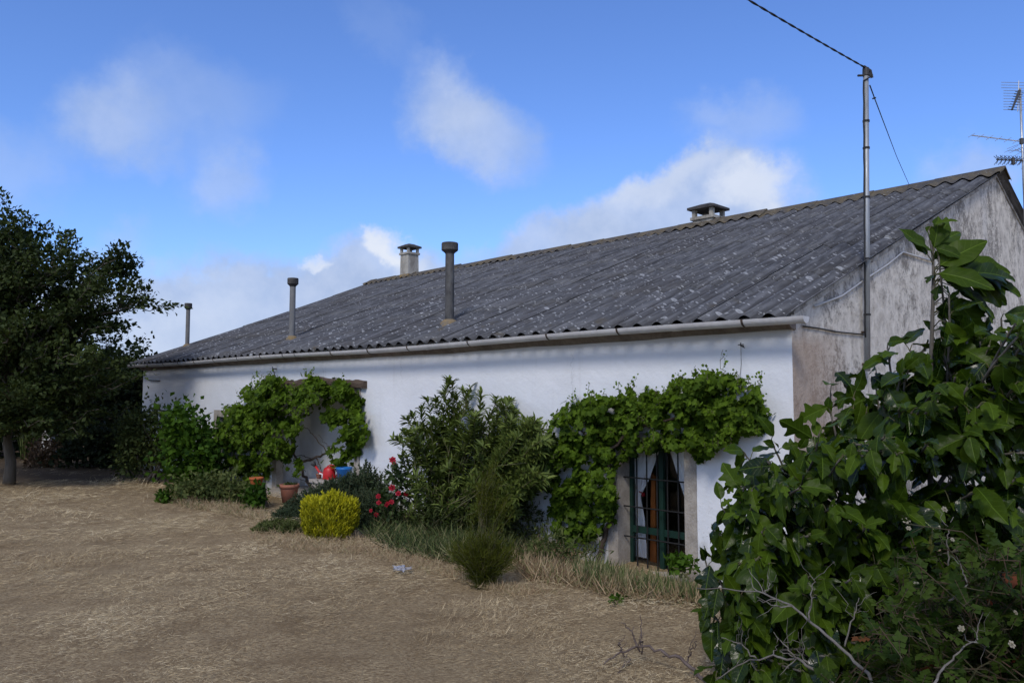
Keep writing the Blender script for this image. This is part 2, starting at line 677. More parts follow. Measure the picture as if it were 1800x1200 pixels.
def m_roof():
    m, t, p, out = new_mat('fibre_cement')
    co = obj_co(t)
    g = t.n('ShaderNodeAttribute', attribute_name='lco')      # x: along the eave in m, y: up the slope in m
    a = t.n('ShaderNodeAttribute', attribute_name='rnd')
    gv = g.outputs['Vector']
    flat = t.vmath('MULTIPLY', gv, (1, 1, 0))
    n1 = t.noise(flat, .8, 5, .6)
    n2 = t.noise(flat, 9, 6, .7)
    n3 = t.noise(t.mapping(flat, (14, 1.1, 1)), 1.6, 5, .65)
    col = t.mix(t.ramp(n3.outputs[0], .32, .68), (.040, .041, .045), (.140, .143, .152))
    col = t.mix(t.ramp(n1.outputs[0], .42, .7, 0, .55), col, (.060, .055, .052))
    col = t.mix(t.math('MULTIPLY', a.outputs['Fac'], .2), col, (.155, .158, .166))
    col = t.mix(t.math('MULTIPLY', t.ramp(n2.outputs[0], .5, .72), .5), col, (.028, .027, .027))
    # troughs of the corrugation painted darker to stand in for weak shading
    sepw = t.n('ShaderNodeSeparateXYZ')
    t.link(gv, sepw.inputs[0])
    col = t.mix(t.math('MULTIPLY', t.ramp(t.math('ADD', sepw.outputs[2], t.math('MULTIPLY', t.math('SUBTRACT', n2.outputs[0], .5), .9)), .1, -.8), .55), col, (.030, .029, .029))
    # pale lichen rosettes
    def lichen(scale, size, seedloc, thr):
        vo = t.n('ShaderNodeTexVoronoi', feature='F1')
        w = t.vmath('ADD', t.mapping(flat, (1, 1, 1), loc=seedloc), t.vmath('SCALE', n2.outputs['Color'], scale=.02))
        t.link(w, vo.inputs['Vector'])
        vo.inputs['Scale'].default_value = scale
        sc = t.n('ShaderNodeSeparateColor')
        t.link(vo.outputs['Color'], sc.inputs[0])
        r = t.math('MULTIPLY', t.ramp(sc.outputs[0], thr, 1.0, .0, 1.0, False), size)
        disc = t.math('MULTIPLY', t.math('SUBTRACT', r, vo.outputs['Distance']), 9.0, clamp=True)
        ring = t.math('MULTIPLY', disc, t.ramp(t.math('DIVIDE', vo.outputs['Distance'], t.math('ADD', r, .001)), .1, .8, .45, 1.0))
        return t.math('MULTIPLY', ring, t.ramp(n2.outputs[0], .35, .5))
    sepg = t.n('ShaderNodeSeparateXYZ')
    t.link(gv, sepg.inputs[0])
    L = t.math('MAXIMUM', lichen(9.0, .40, (3, 1, 0), .62), lichen(23, .50, (7, 5, 0), .50))
    L = t.math('MULTIPLY', L, t.ramp(t.math('ADD', n1.outputs[0], t.ramp(sepg.outputs[1], 4.5, .2, -.05, .22)), .36, .56, .2, 1.0))
    col = t.mix(t.math('MULTIPLY', L, .8), col, (.40, .41, .42))
    # moss and rusty growth low on the slope
    ms = t.math('MULTIPLY', t.ramp(t.noise(flat, 2.3, 5, .6).outputs[0], .56, .72), t.ramp(sepg.outputs[1], 1.4, .0, .15, .8))
    col = t.mix(ms, col, (.085, .068, .040))
    pset(t, p, col, .88, 0, .25)
    bump(t, p, t.math('ADD', n2.outputs[0], t.math('MULTIPLY', L, .5)), .45, .012)
    return m


def m_ridge():
    m, t, p, out = new_mat('ridge_lichen')
    co = obj_co(t)
    n1 = t.noise(co, 3, 6, .65)
    n2 = t.noise(co, 18, 5, .7)
    col = t.mix(t.ramp(n1.outputs[0], .38, .6), (.075, .072, .07), (.125, .102, .066))
    col = t.mix(t.ramp(n2.outputs[0], .55, .7, 0, .8), col, (.045, .042, .04))
    col = t.mix(t.ramp(t.noise(co, 26, 3).outputs[0], .66, .7, 0, .9), col, (.36, .36, .35))
    pset(t, p, col, .9, 0, .2)
    bump(t, p, n2.outputs[0], .5, .015)
    return m


def m_ground():
    m, t, p, out = new_mat('dry_field')
    co = obj_co(t)
    n1 = t.noise(co, .35, 5, .6)
    n2 = t.noise(co, 2.2, 6, .65)
    n3 = t.noise(t.mapping(co, (1, 2.2, 1)), 34, 5, .75)
    col = t.mix(t.ramp(n3.outputs[0], .35, .65), (.20, .138, .075), (.52, .40, .235))
    col = t.mix(t.ramp(n2.outputs[0], .46, .66, 0, .7), col, (.24, .17, .095))
    col = t.mix(t.ramp(n1.outputs[0], .5, .72, 0, .45), col, (.44, .345, .205))
    sp = t.n('ShaderNodeSeparateXYZ')
    t.link(co, sp.inputs[0])
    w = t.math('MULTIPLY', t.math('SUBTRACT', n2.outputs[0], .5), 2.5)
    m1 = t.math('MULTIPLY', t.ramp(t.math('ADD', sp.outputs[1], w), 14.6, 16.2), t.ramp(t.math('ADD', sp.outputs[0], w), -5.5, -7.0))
    col = t.mix(t.math('MULTIPLY', m1, .9), col, t.mix(n3.outputs[0], (.035, .026, .018), (.11, .08, .055)))  # bare soil under the trees, with missing crown shade painted into its colour
    pset(t, p, col, .95, 0, .1)
    bump(t, p, t.math('ADD', n3.outputs[0], n2.outputs[0]), .8, .04)
    return m


M = {}
M['wall'] = m_white_wall()
M['gable'] = m_gable()
M['roof'] = m_roof()
M['ridge'] = m_ridge()
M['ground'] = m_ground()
M['gutter'] = m_plain('zinc_gutter', (.52, .51, .51), (.64, .63, .62), 3, .55, 0, .1)
M['bracket'] = m_plain('rusty_bracket', (.035, .025, .02), (.09, .06, .045), 12, .8)
M['mortar'] = m_plain('eave_mortar', (.22, .18, .145), (.12, .095, .075), 4, .9, 0, .6)
M['verge'] = m_plain('verge_mortar', (.56, .54, .50), (.20, .18, .16), 5, .92, 0, .6)
M['chimney'] = m_plain('chimney_render', (.42, .40, .35), (.22, .20, .17), 4, .9, 0, .5, (1, 1, .4))
M['lichen'] = m_plain('yellow_lichen', (.26, .17, .06), (.17, .15, .12), 9, .95, 0, .7)
M['slab'] = m_plain('sooty_slab', (.035, .034, .035), (.09, .085, .08), 6, .9, 0, .4)
M['pipe'] = m_plain('vent_pipe', (.13, .13, .13), (.20, .20, .195), 5, .8, 0, .3, (1, 1, .3))
M['pipe_dark'] = m_plain('sooty_pipe', (.02, .02, .021), (.12, .118, .115), 2.2, .8, 0, .3, (1, 1, .5))
M['stone'] = m_plain('granite', (.42, .38, .33), (.28, .25, .215), 7, .9, 0, .7)
M['timber'] = m_plain('old_timber', (.055, .038, .028), (.12, .085, .062), 5, .9, 0, .8, (1, 1, 6))
M['green'] = m_plain('green_paint', (.003, .022, .015), (.005, .032, .022), 8, .6)
M['iron'] = m_plain('black_iron', (.006, .0065, .007), (.014, .014, .014), 14, .7)
M['voile'] = m_plain('curtain_voile', (.76, .77, .78), (.82, .83, .84), 4, .9, 0, .1)
M['wood'] = m_plain('orange_wood', (.42, .13, .025), (.27, .085, .02), 3, .5, 0, .2, (8, 8, .6))
M['red'] = m_plain('red_plastic', (.50, .012, .014), (.38, .01, .012), 4, .38, 0, .05)
M['white_plastic'] = m_plain('white_plastic', (.62, .6, .6), (.72, .7, .7), 4, .45, 0, .05)
M['blue'] = m_plain('blue_plastic', (.015, .16, .48), (.012, .13, .40), 4, .4, 0, .05)
M['terracotta'] = m_plain('terracotta', (.33, .125, .075), (.26, .12, .085), 5, .85, 0, .25)
M['orange_pot'] = m_plain('orange_terracotta', (.42, .11, .03), (.32, .08, .025), 5, .75, 0, .2)
M['soil'] = m_plain('potting_soil', (.03, .022, .016), (.05, .036, .026), 20, .95, 0, .7)
M['galv'] = m_plain('galvanised', (.26, .28, .30), (.36, .38, .40), 5, .5, .45, .15, (1, 1, .3))
M['rubber'] = m_plain('black_rubber', (.012, .012, .013), (.022, .022, .023), 9, .6)
M['alu'] = m_plain('aluminium', (.45, .46, .47), (.55, .56, .57), 6, .4, .7, .05)
M['antenna_dark'] = m_plain('dark_clamp', (.03, .03, .032), (.06, .06, .06), 8, .6)
M['conduit'] = m_plain('pale_conduit', (.5, .5, .5), (.6, .6, .6), 6, .6)
M['bark'] = m_plain('grey_bark', (.075, .065, .052), (.15, .13, .105), 6, .95, 0, .9, (1, 1, .25))
M['fig_bark'] = m_plain('fig_bark', (.085, .075, .062), (.15, .135, .115), 14, .85, 0, .5, (1, 1, .3))
M['vine_bark'] = m_plain('vine_bark', (.04, .028, .02), (.085, .062, .045), 12, .95, 0, .9, (1, 1, .3))
M['twig'] = m_plain('dead_twig', (.20, .185, .165), (.12, .105, .09), 20, .9, 0, .4)
M['twig_brown'] = m_plain('brown_dead_branch', (.085, .062, .055), (.16, .125, .11), 18, .9, 0, .5)
M['stem'] = m_plain('green_stem', (.07, .085, .03), (.12, .10, .05), 9, .8)
M['red_stem'] = m_plain('reddish_stem', (.06, .030, .018), (.045, .05, .02), 9, .8)
M['paper'] = m_plain('crumpled_paper', (.24, .26, .33), (.36, .38, .44), 15, .8)
M['rock'] = m_plain('field_stone', (.20, .19, .18), (.11, .10, .095), 12, .95, 0, .7)
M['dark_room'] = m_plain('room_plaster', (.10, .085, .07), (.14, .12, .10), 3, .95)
M['vine'] = m_leaf('vine_leaf', (.010, .030, .002), (.155, .250, .020), .34, .6, .12)
M['fig'] = m_leaf('fig_leaf', (.006, .018, .002), (.085, .142, .009), .25, .30, .14, True)
M['oleander'] = m_leaf('oleander_leaf', (.026, .048, .008), (.225, .285, .065), .22, .55, .2)
M['rosemary'] = m_leaf('rosemary_leaf', (.016, .030, .016), (.075, .105, .052), .12, .65, .15)
M['thuja'] = m_leaf('golden_leaf', (.14, .155, .008), (.66, .60, .02), .2, .6, .2)
M['tree'] = m_leaf('tree_leaf', (.014, .024, .006), (.080, .108, .030), .22, .6, .15)
M['tree_far'] = m_leaf('hedge_leaf', (.008, .014, .006), (.030, .040, .015), .18, .7, .1)
M['shrub_dark'] = m_leaf('shrub_leaf', (.016, .028, .007), (.095, .118, .032), .2, .6, .15)
M['shrub_light'] = m_leaf('bright_leaf', (.016, .044, .005), (.085, .165, .016), .3, .65, .1)
M['weed'] = m_leaf('weed_leaf', (.035, .055, .014), (.16, .18, .06), .22, .7, .1)
M['withered'] = m_leaf('withered_leaf', (.06, .035, .02), (.16, .10, .055), .2, .7, .15)
M['rose_leaf'] = m_leaf('rose_leaf', (.010, .026, .004), (.075, .115, .018), .22, .6, .1, False, (.16, .05, .025))
M['garden_rose_leaf'] = m_leaf('garden_rose_leaf', (.018, .034, .010), (.075, .115, .032), .22, .55, .2)
M['fennel'] = m_leaf('fennel_leaf', (.026, .036, .004), (.105, .115, .014), .18, .8, .1)
M['petal_red'] = m_leaf('red_petal', (.30, .008, .018), (.44, .02, .05), .25, .6, .2)
M['petal_white'] = m_leaf('cream_petal', (.30, .27, .21), (.42, .38, .30), .25, .7, .2)
M['straw'] = m_blade('straw', [(.19, .13, .068), (.47, .355, .20), (.70, .565, .335), (.88, .75, .50)])
M['dry_grass'] = m_blade('dry_grass', [(.16, .10, .06), (.30, .21, .12), (.44, .34, .21), (.10, .13, .035)])
M['green_grass'] = m_blade('green_grass', [(.018, .034, .011), (.045, .068, .02), (.10, .125, .04), (.32, .27, .15)])


def m_glass():
    m, t, p, out = new_mat('window_glass')
    tr = t.n('ShaderNodeBsdfTransparent')
    gl = t.n('ShaderNodeBsdfGlossy')
    gl.inputs['Roughness'].default_value = .02
    fr = t.n('ShaderNodeFresnel')
    fr.inputs['IOR'].default_value = 1.4
    mx = t.n('ShaderNodeMixShader')
    t.link(fr.outputs[0], mx.inputs[0])
    t.link(tr.outputs[0], mx.inputs[1])
    t.link(gl.outputs[0], mx.inputs[2])
    t.link(mx.outputs[0], out.inputs[0])
    return m


M['glass'] = m_glass()

# ------------------------------------------------------------------ house frame of reference
# t runs along the front wall away from the near corner, v goes into the house
DD = np.array([-0.7033, 0.7109, 0.0])
PP = np.array([0.7109, 0.7033, 0.0])
CC = np.array([2.55, 7.10, 0.0])


def H(t, v, z):
    return CC + DD * t + PP * v + np.array([0, 0, z])


def on_front(px, py, v=0.0):
    """point where the ray through a photo pixel meets the plane of the front wall moved by v"""
    r = ray(px, py)
    o = np.array([0, 0, EYE])
    k = (np.dot(CC - o, PP) + v) / np.dot(r, PP)
    return o + r * k


def on_gable(px, py, t=0.0):
    r = ray(px, py)
    o = np.array([0, 0, EYE])
    k = (np.dot(CC - o, DD) + t) / np.dot(r, DD)
    return o + r * k


def house_tv(P):
    q = np.asarray(P) - CC
    return float(np.dot(q, DD)), float(np.dot(q, PP)), float(q[2])


EAVE_V, EAVE_Z = -0.20, 2.40
RIDGE_V, RIDGE_Z = 7.16, 5.16
SLOPE = (RIDGE_Z - EAVE_Z) / (RIDGE_V - EAVE_V)
BACK_V = 2 * RIDGE_V - EAVE_V
LEN = 16.04
T0 = -0.12
T1_EAVE, T1_RIDGE = 16.35, 17.15


def roof_z(v):
    return EAVE_Z + (v - EAVE_V) * SLOPE if v <= RIDGE_V else EAVE_Z + (BACK_V - v) * SLOPE


def on_roof(px, py):
    r = ray(px, py)
    n = np.array([0, 0, 1.0]) - PP * SLOPE
    base = H(0, EAVE_V, EAVE_Z)
    o = np.array([0, 0, EYE])
    return o + r * (np.dot(base - o, n) / np.dot(r, n))


# ------------------------------------------------------------------ ground
def dip(x, y):
    t = (x - CC[0]) * DD[0] + (y - CC[1]) * DD[1]
    v = (x - CC[0]) * PP[0] + (y - CC[1]) * PP[1]
    a = np.clip((v + 1.5) / 1.1, 0, 1) * np.clip((4.2 - t) / 1.6, 0, 1) * np.clip((t + 3.0) / 1.5, 0, 1)
    return .12 * a * a * (3 - 2 * a)


def build_ground():
    def axis(lo, hi, n, far):
        a = np.linspace(lo, hi, n)
        step = a[1] - a[0]
        ext, d = [], step
        x = hi
        while x < far:
            d *= 1.6
            x += d
            ext.append(x)
        neg, d, x = [], step, lo
        while x > -far:
            d *= 1.6
            x -= d
            neg.append(x)
        return np.array(neg[::-1] + list(a) + ext)
    X = axis(-14, 8, 130, 1500)
    Y = axis(-2, 22, 130, 1500)
    gx, gy = np.meshgrid(X, Y, indexing='ij')
    fade = np.exp(-((gx / 40) ** 2 + (gy / 40) ** 2))
    z = (.018 * np.sin(gx * 1.7 + .6 * gy) * np.cos(gy * 1.3) + .012 * np.sin(gx * 4.1 - gy * 2.7) + .008 * np.sin(gx * 7.7 + gy * 9.1)) * fade
    P = np.stack([gx, gy, z - .02 - dip(gx, gy)], -1)
    b = MB()
    b.grid(P, flip=True)
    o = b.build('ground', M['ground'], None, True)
    tag(o, 'dry mown field of bleached straw in front of the farmhouse', None, None, 'structure')


build_ground()

# ------------------------------------------------------------------ farmhouse
house = thing('farmhouse', H(0, 0, 0), 'long low whitewashed farmhouse under a grey corrugated roof with lichen', 'farmhouse')

# openings in the front wall: t0, t1, z0, z1, depth, has back wall
WIN = (1.020, 2.130, 0.0, 1.29)
DOOR = (6.93, 9.66, 0.0, 1.80)
WIN2 = (11.15, 12.10, 0.40, 1.38)


def build_front_wall():
    b = MB()
    holes = [WIN, DOOR, WIN2]
    ts = sorted({0.0, LEN, *[h[0] for h in holes], *[h[1] for h in holes]})
    zs = sorted({-0.3, 2.42, *[h[2] for h in holes if h[2] > 0], *[h[3] for h in holes]})
    for i in range(len(ts) - 1):
        for j in range(len(zs) - 1):
            tm, zm = (ts[i] + ts[i + 1]) / 2, (zs[j] + zs[j + 1]) / 2
            if any(h[0] < tm < h[1] and h[2] - .4 * (h[2] == 0) < zm < h[3] for h in holes):
                continue
            b.add([H(ts[i], 0, zs[j]), H(ts[i + 1], 0, zs[j]), H(ts[i + 1], 0, zs[j + 1]), H(ts[i], 0, zs[j + 1])], [(3, 2, 1, 0)])
    for h, dep, back in ((WIN, .34, False), (DOOR, .52, True), (WIN2, .3, True)):
        a, c, z0, z1 = h
        z0 = z0 if z0 > 0 else -.3
        b.add([H(a, 0, z0), H(a, dep, z0), H(a, dep, z1), H(a, 0, z1)], [(0, 1, 2, 3)])
        b.add([H(c, 0, z0), H(c, dep, z0), H(c, dep, z1), H(c, 0, z1)], [(3, 2, 1, 0)])
        b.add([H(a, 0, z1), H(a, dep, z1), H(c, dep, z1), H(c, 0, z1)], [(0, 1, 2, 3)])
        b.add([H(a, 0, z0), H(a, dep, z0), H(c, dep, z0), H(c, 0, z0)], [(3, 2, 1, 0)])
        if back:
            b.add([H(a, dep, z0), H(c, dep, z0), H(c, dep, z1), H(a, dep, z1)], [(3, 2, 1, 0)])
    b.build('front_wall', M['wall'], house)
    # gable towards the camera's right
    b = MB()
    vs = np.concatenate([np.linspace(0, RIDGE_V, 24), np.linspace(RIDGE_V, BACK_V - .2, 24)[1:]])
    V, F = [], []
    for v in vs:
        V += [H(0.0, v, -.3), H(0.0, v, roof_z(v) - .055)]
    for i in range(len(vs) - 1):
        F.append((2 * i, 2 * i + 2, 2 * i + 3, 2 * i + 1))
    b.add(V, F)
    g = b.build('gable_wall', M['gable'], None)
    # the gable mesh is rotated into the wall's own axes so its weathering follows the wall
    me = g.data
    co = np.zeros(len(me.vertices) * 3)
    me.vertices.foreach_get('co', co)
    co = co.reshape(-1, 3) - CC
    loc = np.stack([co @ PP, co @ (-DD), co[:, 2]], 1)
    me.vertices.foreach_set('co', loc.ravel())
    me.update()
    g.parent = house
    ang = math.atan2(PP[1], PP[0])
    g.rotation_euler = (0, 0, ang)
    # local y must point along -DD: check handedness by flipping if needed
    yv = np.array([-math.sin(ang), math.cos(ang), 0])
    if np.dot(yv, -DD) < 0:
        loc[:, 1] *= -1
        me.vertices.foreach_set('co', loc.ravel())
        me.update()
    b = MB()
    for t_ in (LEN,):
        b.add([H(t_, 0, -.1), H(t_, RIDGE_V, -.1), H(t_ + .5, RIDGE_V, 5.1), H(t_, 0, 2.4)], [(3, 2, 1, 0)])
        b.add([H(t_, RIDGE_V, -.1), H(t_, BACK_V - .2, -.1), H(t_, BACK_V - .2, 2.4), H(t_ + .5, RIDGE_V, 5.1)], [(3, 2, 1, 0)])
    b.add([H(0, BACK_V - .2, -.1), H(LEN, BACK_V - .2, -.1), H(LEN, BACK_V - .2, 2.42), H(0, BACK_V - .2, 2.42)], [(0, 1, 2, 3)])
    b.build('rear_wall', M['wall'], house)
    # room behind the window
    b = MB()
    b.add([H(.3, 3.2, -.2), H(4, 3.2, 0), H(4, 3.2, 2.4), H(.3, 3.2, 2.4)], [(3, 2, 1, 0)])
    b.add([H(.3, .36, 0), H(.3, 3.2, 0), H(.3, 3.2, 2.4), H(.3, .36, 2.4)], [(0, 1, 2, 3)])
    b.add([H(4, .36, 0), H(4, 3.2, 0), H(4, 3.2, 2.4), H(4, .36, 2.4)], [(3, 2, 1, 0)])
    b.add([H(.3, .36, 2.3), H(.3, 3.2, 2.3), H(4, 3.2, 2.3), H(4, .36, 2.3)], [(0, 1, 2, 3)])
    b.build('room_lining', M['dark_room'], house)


build_front_wall()


def build_roof():
    rng = np.random.default_rng(3)
    nrow, ncol, waves = 5, 17, 4
    tot = ncol * waves
    V, L, Rn, F = [], [], [], []
    nv = 0
    nrm = (np.array([0, 0, 1.0]) - PP * SLOPE)
    nrm /= np.linalg.norm(nrm)
    slen = math.hypot(RIDGE_V - EAVE_V, RIDGE_Z - EAVE_Z)
    nu, ns = waves * 12 + 1, 5
    for r in range(nrow):
        for c in range(ncol):
            jit = rng.uniform(-.004, .004)
            tilt = rng.uniform(0, .012)
            rn = rng.uniform() ** 1.5
            s0, s1 = r / nrow, min(1.0, (r + 1.06) / nrow)
            ss = np.linspace(s0, s1, ns)
            base = nv
            rows = [(-1, ss[0])] + [(k, s) for k, s in enumerate(ss)]
            for k, s in rows:
                v = EAVE_V + (RIDGE_V - EAVE_V) * s
                t1 = T1_EAVE + (T1_RIDGE - T1_EAVE) * s
                for i in range(nu):
                    a = (c * waves + i / 12.0) / tot
                    t = T0 + (t1 - T0) * a
                    lift = (.030 * math.cos(2 * PI * a * tot)) + jit + (.008 + tilt * .4) * (1 - (s - s0) / (s1 - s0)) + .0045 * (1 - i / (nu - 1))
                    lift += .018 * math.sin(t * .9 + 1) * math.sin(s * 3.0) - .03 * math.sin(PI * s) * (a ** 2)
                    if k == -1:
                        lift -= .011
                    P = H(t, v, roof_z(v)) + nrm * lift
                    V.append(P)
                    L.append((t, s * slen, math.cos(2 * PI * a * tot)))
                    Rn.append(rn)
            n_r = len(rows)
            for k in range(n_r - 1):
                for i in range(nu - 1):
                    q = base + k * nu + i
                    F.append((q + nu, q + nu + 1, q + 1, q))
            nv += n_r * nu
    V = np.array(V) - wloc(house)
    me = make_mesh('roof', V, [np.array(F)], {'lco': np.array(L), 'rnd': np.array(Rn)}, True)
    roof = link_mesh('roof', me, M['roof'], house)
    # rear slope
    V, L, F = [], [], []
    n = 12 * 68 + 1
    for k, s in enumerate(np.linspace(0, 1, 6)):
        v = BACK_V + (RIDGE_V - BACK_V) * s
        t1 = T1_EAVE + (T1_RIDGE - T1_EAVE) * s
        for i in range(n):
            t = T0 + (t1 - T0) * i / (n - 1)
            V.append(H(t, v, roof_z(v) + .027 * math.cos(2 * PI * i / 12)))
            L.append((t, s * slen, 0))
    for k in range(5):
        for i in range(n - 1):
            q = k * n + i
            F.append((q, q + 1, q + n + 1, q + n))
    me = make_mesh('rear_roof', np.array(V) - wloc(house), [np.array(F)], {'lco': np.array(L), 'rnd': np.full(len(V), .3)}, True)
    link_mesh('rear_roof', me, M['roof'], house)
    # ridge capping, segment by segment, its lower edge following the corrugation
    b = MB()
    offs = [-.34, -.26, -.15, -.06, .0, .06, .15, .34]
    lifts = [.030, .038, .05, .075, .088, .075, .05, .03]
    t = T0 - .02
    k = 0
    while t < T1_RIDGE:
        e = min(t + 1.02, T1_RIDGE + .03)
        jit = rng.uniform(-.012, .012)
        P = []
        for tt in np.linspace(t, e, 34):
            a = (tt - T0) / (T1_RIDGE - T0)
            row = []
            for o_, l_ in zip(offs, lifts):
                w = .027 * math.cos(2 * PI * a * tot) * min(1, abs(o_) / .26) * 1.0
                edge = .02 * math.cos(2 * PI * a * tot) if abs(o_) > .3 else 0
                v = RIDGE_V + o_ * (1 - edge)
                row.append(H(tt, v, roof_z(v) + l_ + w + .012 * (1 - (tt - t) / 1.02) + jit))
            P.append(row)
        P = np.array(P)
        b.grid(P)
        # thickness along the near end
        b.add(np.concatenate([P[0], P[0] - [0, 0, .03]]), [(j, j + 1, j + 9, j + 8) for j in range(7)])
        t = e - .02
        k += 1
        if e >= T1_RIDGE:
            break
    b.build('ridge_cap', M['ridge'], roof, True)
    # verge mortar under the near edge, both slopes
    b = MB()
    for va, vb in ((0.02, RIDGE_V), (RIDGE_V, BACK_V - .22)):
        vs = np.linspace(va, vb, 16)
        for i in range(15):
            c0, c1 = roof_z(vs[i]), roof_z(vs[i + 1])
            th = .062 + .012 * math.sin(i * 1.7)
            b.box8([H(-.018, vs[i], c0 - th), H(.06, vs[i], c0 - th), H(.06, vs[i + 1], c1 - th), H(-.018, vs[i + 1], c1 - th),
                    H(-.018, vs[i], c0 - .02), H(.06, vs[i], c0 - .02), H(.06, vs[i + 1], c1 - .02), H(-.018, vs[i + 1], c1 - .02)])
    b.build('verge', M['verge'], roof)
    # mortar course below the eave
    b = MB()
    ts = np.linspace(-.02, LEN + .02, 60)
    prof = [(.05, 2.235), (-.035, 2.255), (-.10, 2.315), (-.17, 2.37), (.05, 2.39)]

    def near(t_):
        return .045 * max(0, 1 - t_ / 5.0)
    P = []
    for t_ in ts:
        j = .005 * math.sin(t_ * 2.3) + .004 * math.sin(t_ * 5.9 + 1)
        P.append([H(t_, v, z + (j + near(t_) * (1 - q * .3) if q < 3 else 0)) for q, (v, z) in enumerate(prof)])
    b.grid(np.array(P), flip=True)
    b.add(P[0], [(0, 1, 2, 3, 4)])
    b.add(P[-1], [(4, 3, 2, 1, 0)])
    b.build('eave_course', M['mortar'], house)
    # gutter
    b = MB()
    a = np.linspace(PI, 2 * PI, 9)
    gr, gc_v = .062, -.262
    ts = np.linspace(-.26, T1_EAVE + .02, 70)

    def gz(t_):
        return 2.372 + .012 * math.sin(t_ * .8) - .014 * math.sin(PI * t_ / 16)
    outer, inner = [], []
    for t_ in ts:
        outer.append([H(t_, gc_v + gr * math.cos(x), gz(t_) + gr * math.sin(x)) for x in a])
        inner.append([H(t_, gc_v + (gr - .007) * math.cos(x), gz(t_) + .001 + (gr - .007) * math.sin(x)) for x in a])
    b.grid(np.array(outer))
    b.grid(np.array(inner), flip=True)
    o_, i_ = np.array(outer), np.array(inner)
    b.grid(np.stack([o_[:, 0], i_[:, 0]], 1))
    b.grid(np.stack([o_[:, -1], i_[:, -1]], 1), flip=True)
    for e in (0, -1):
        b.add(outer[e], [tuple(range(9))])
    g = b.build('gutter', M['gutter'], house, True)
    for t_ in (0.32, 1.75, 2.75, 4.1, 5.35, 6.3, 7.3, 8.4, 8.8, 9.6, 10.5, 11.5, 12.4, 13.2, 14.0, 14.9, 15.7):
        b = MB()
        P = []
        w = .018 + .01 * rng.uniform()
        for tt in (t_ - w / 2, t_ + w / 2):
            P.append([H(tt, gc_v + (gr + .005) * math.cos(x), gz(tt) + .003 + (gr + .005) * math.sin(x)) for x in a])
        b.grid(np.array(P))
        b.tube([H(t_, gc_v + gr, gz(t_)), H(t_, -.12, 2.39)], .006, 5)
        b.build('bracket', M['bracket'], g)
    # joints where gutter lengths overlap
    for t_ in (1.05, 4.95, 9.9):
        b = MB()
        P = []
        for tt in (t_ - .05, t_ + .05):
            P.append([H(tt, gc_v + (gr + .004) * math.cos(x), gz(tt) + (gr + .004) * math.sin(x)) for x in a])
        b.grid(np.array(P))
        b.build('gutter_joint', M['gutter'], g, True)
    return roof


roof = build_roof()


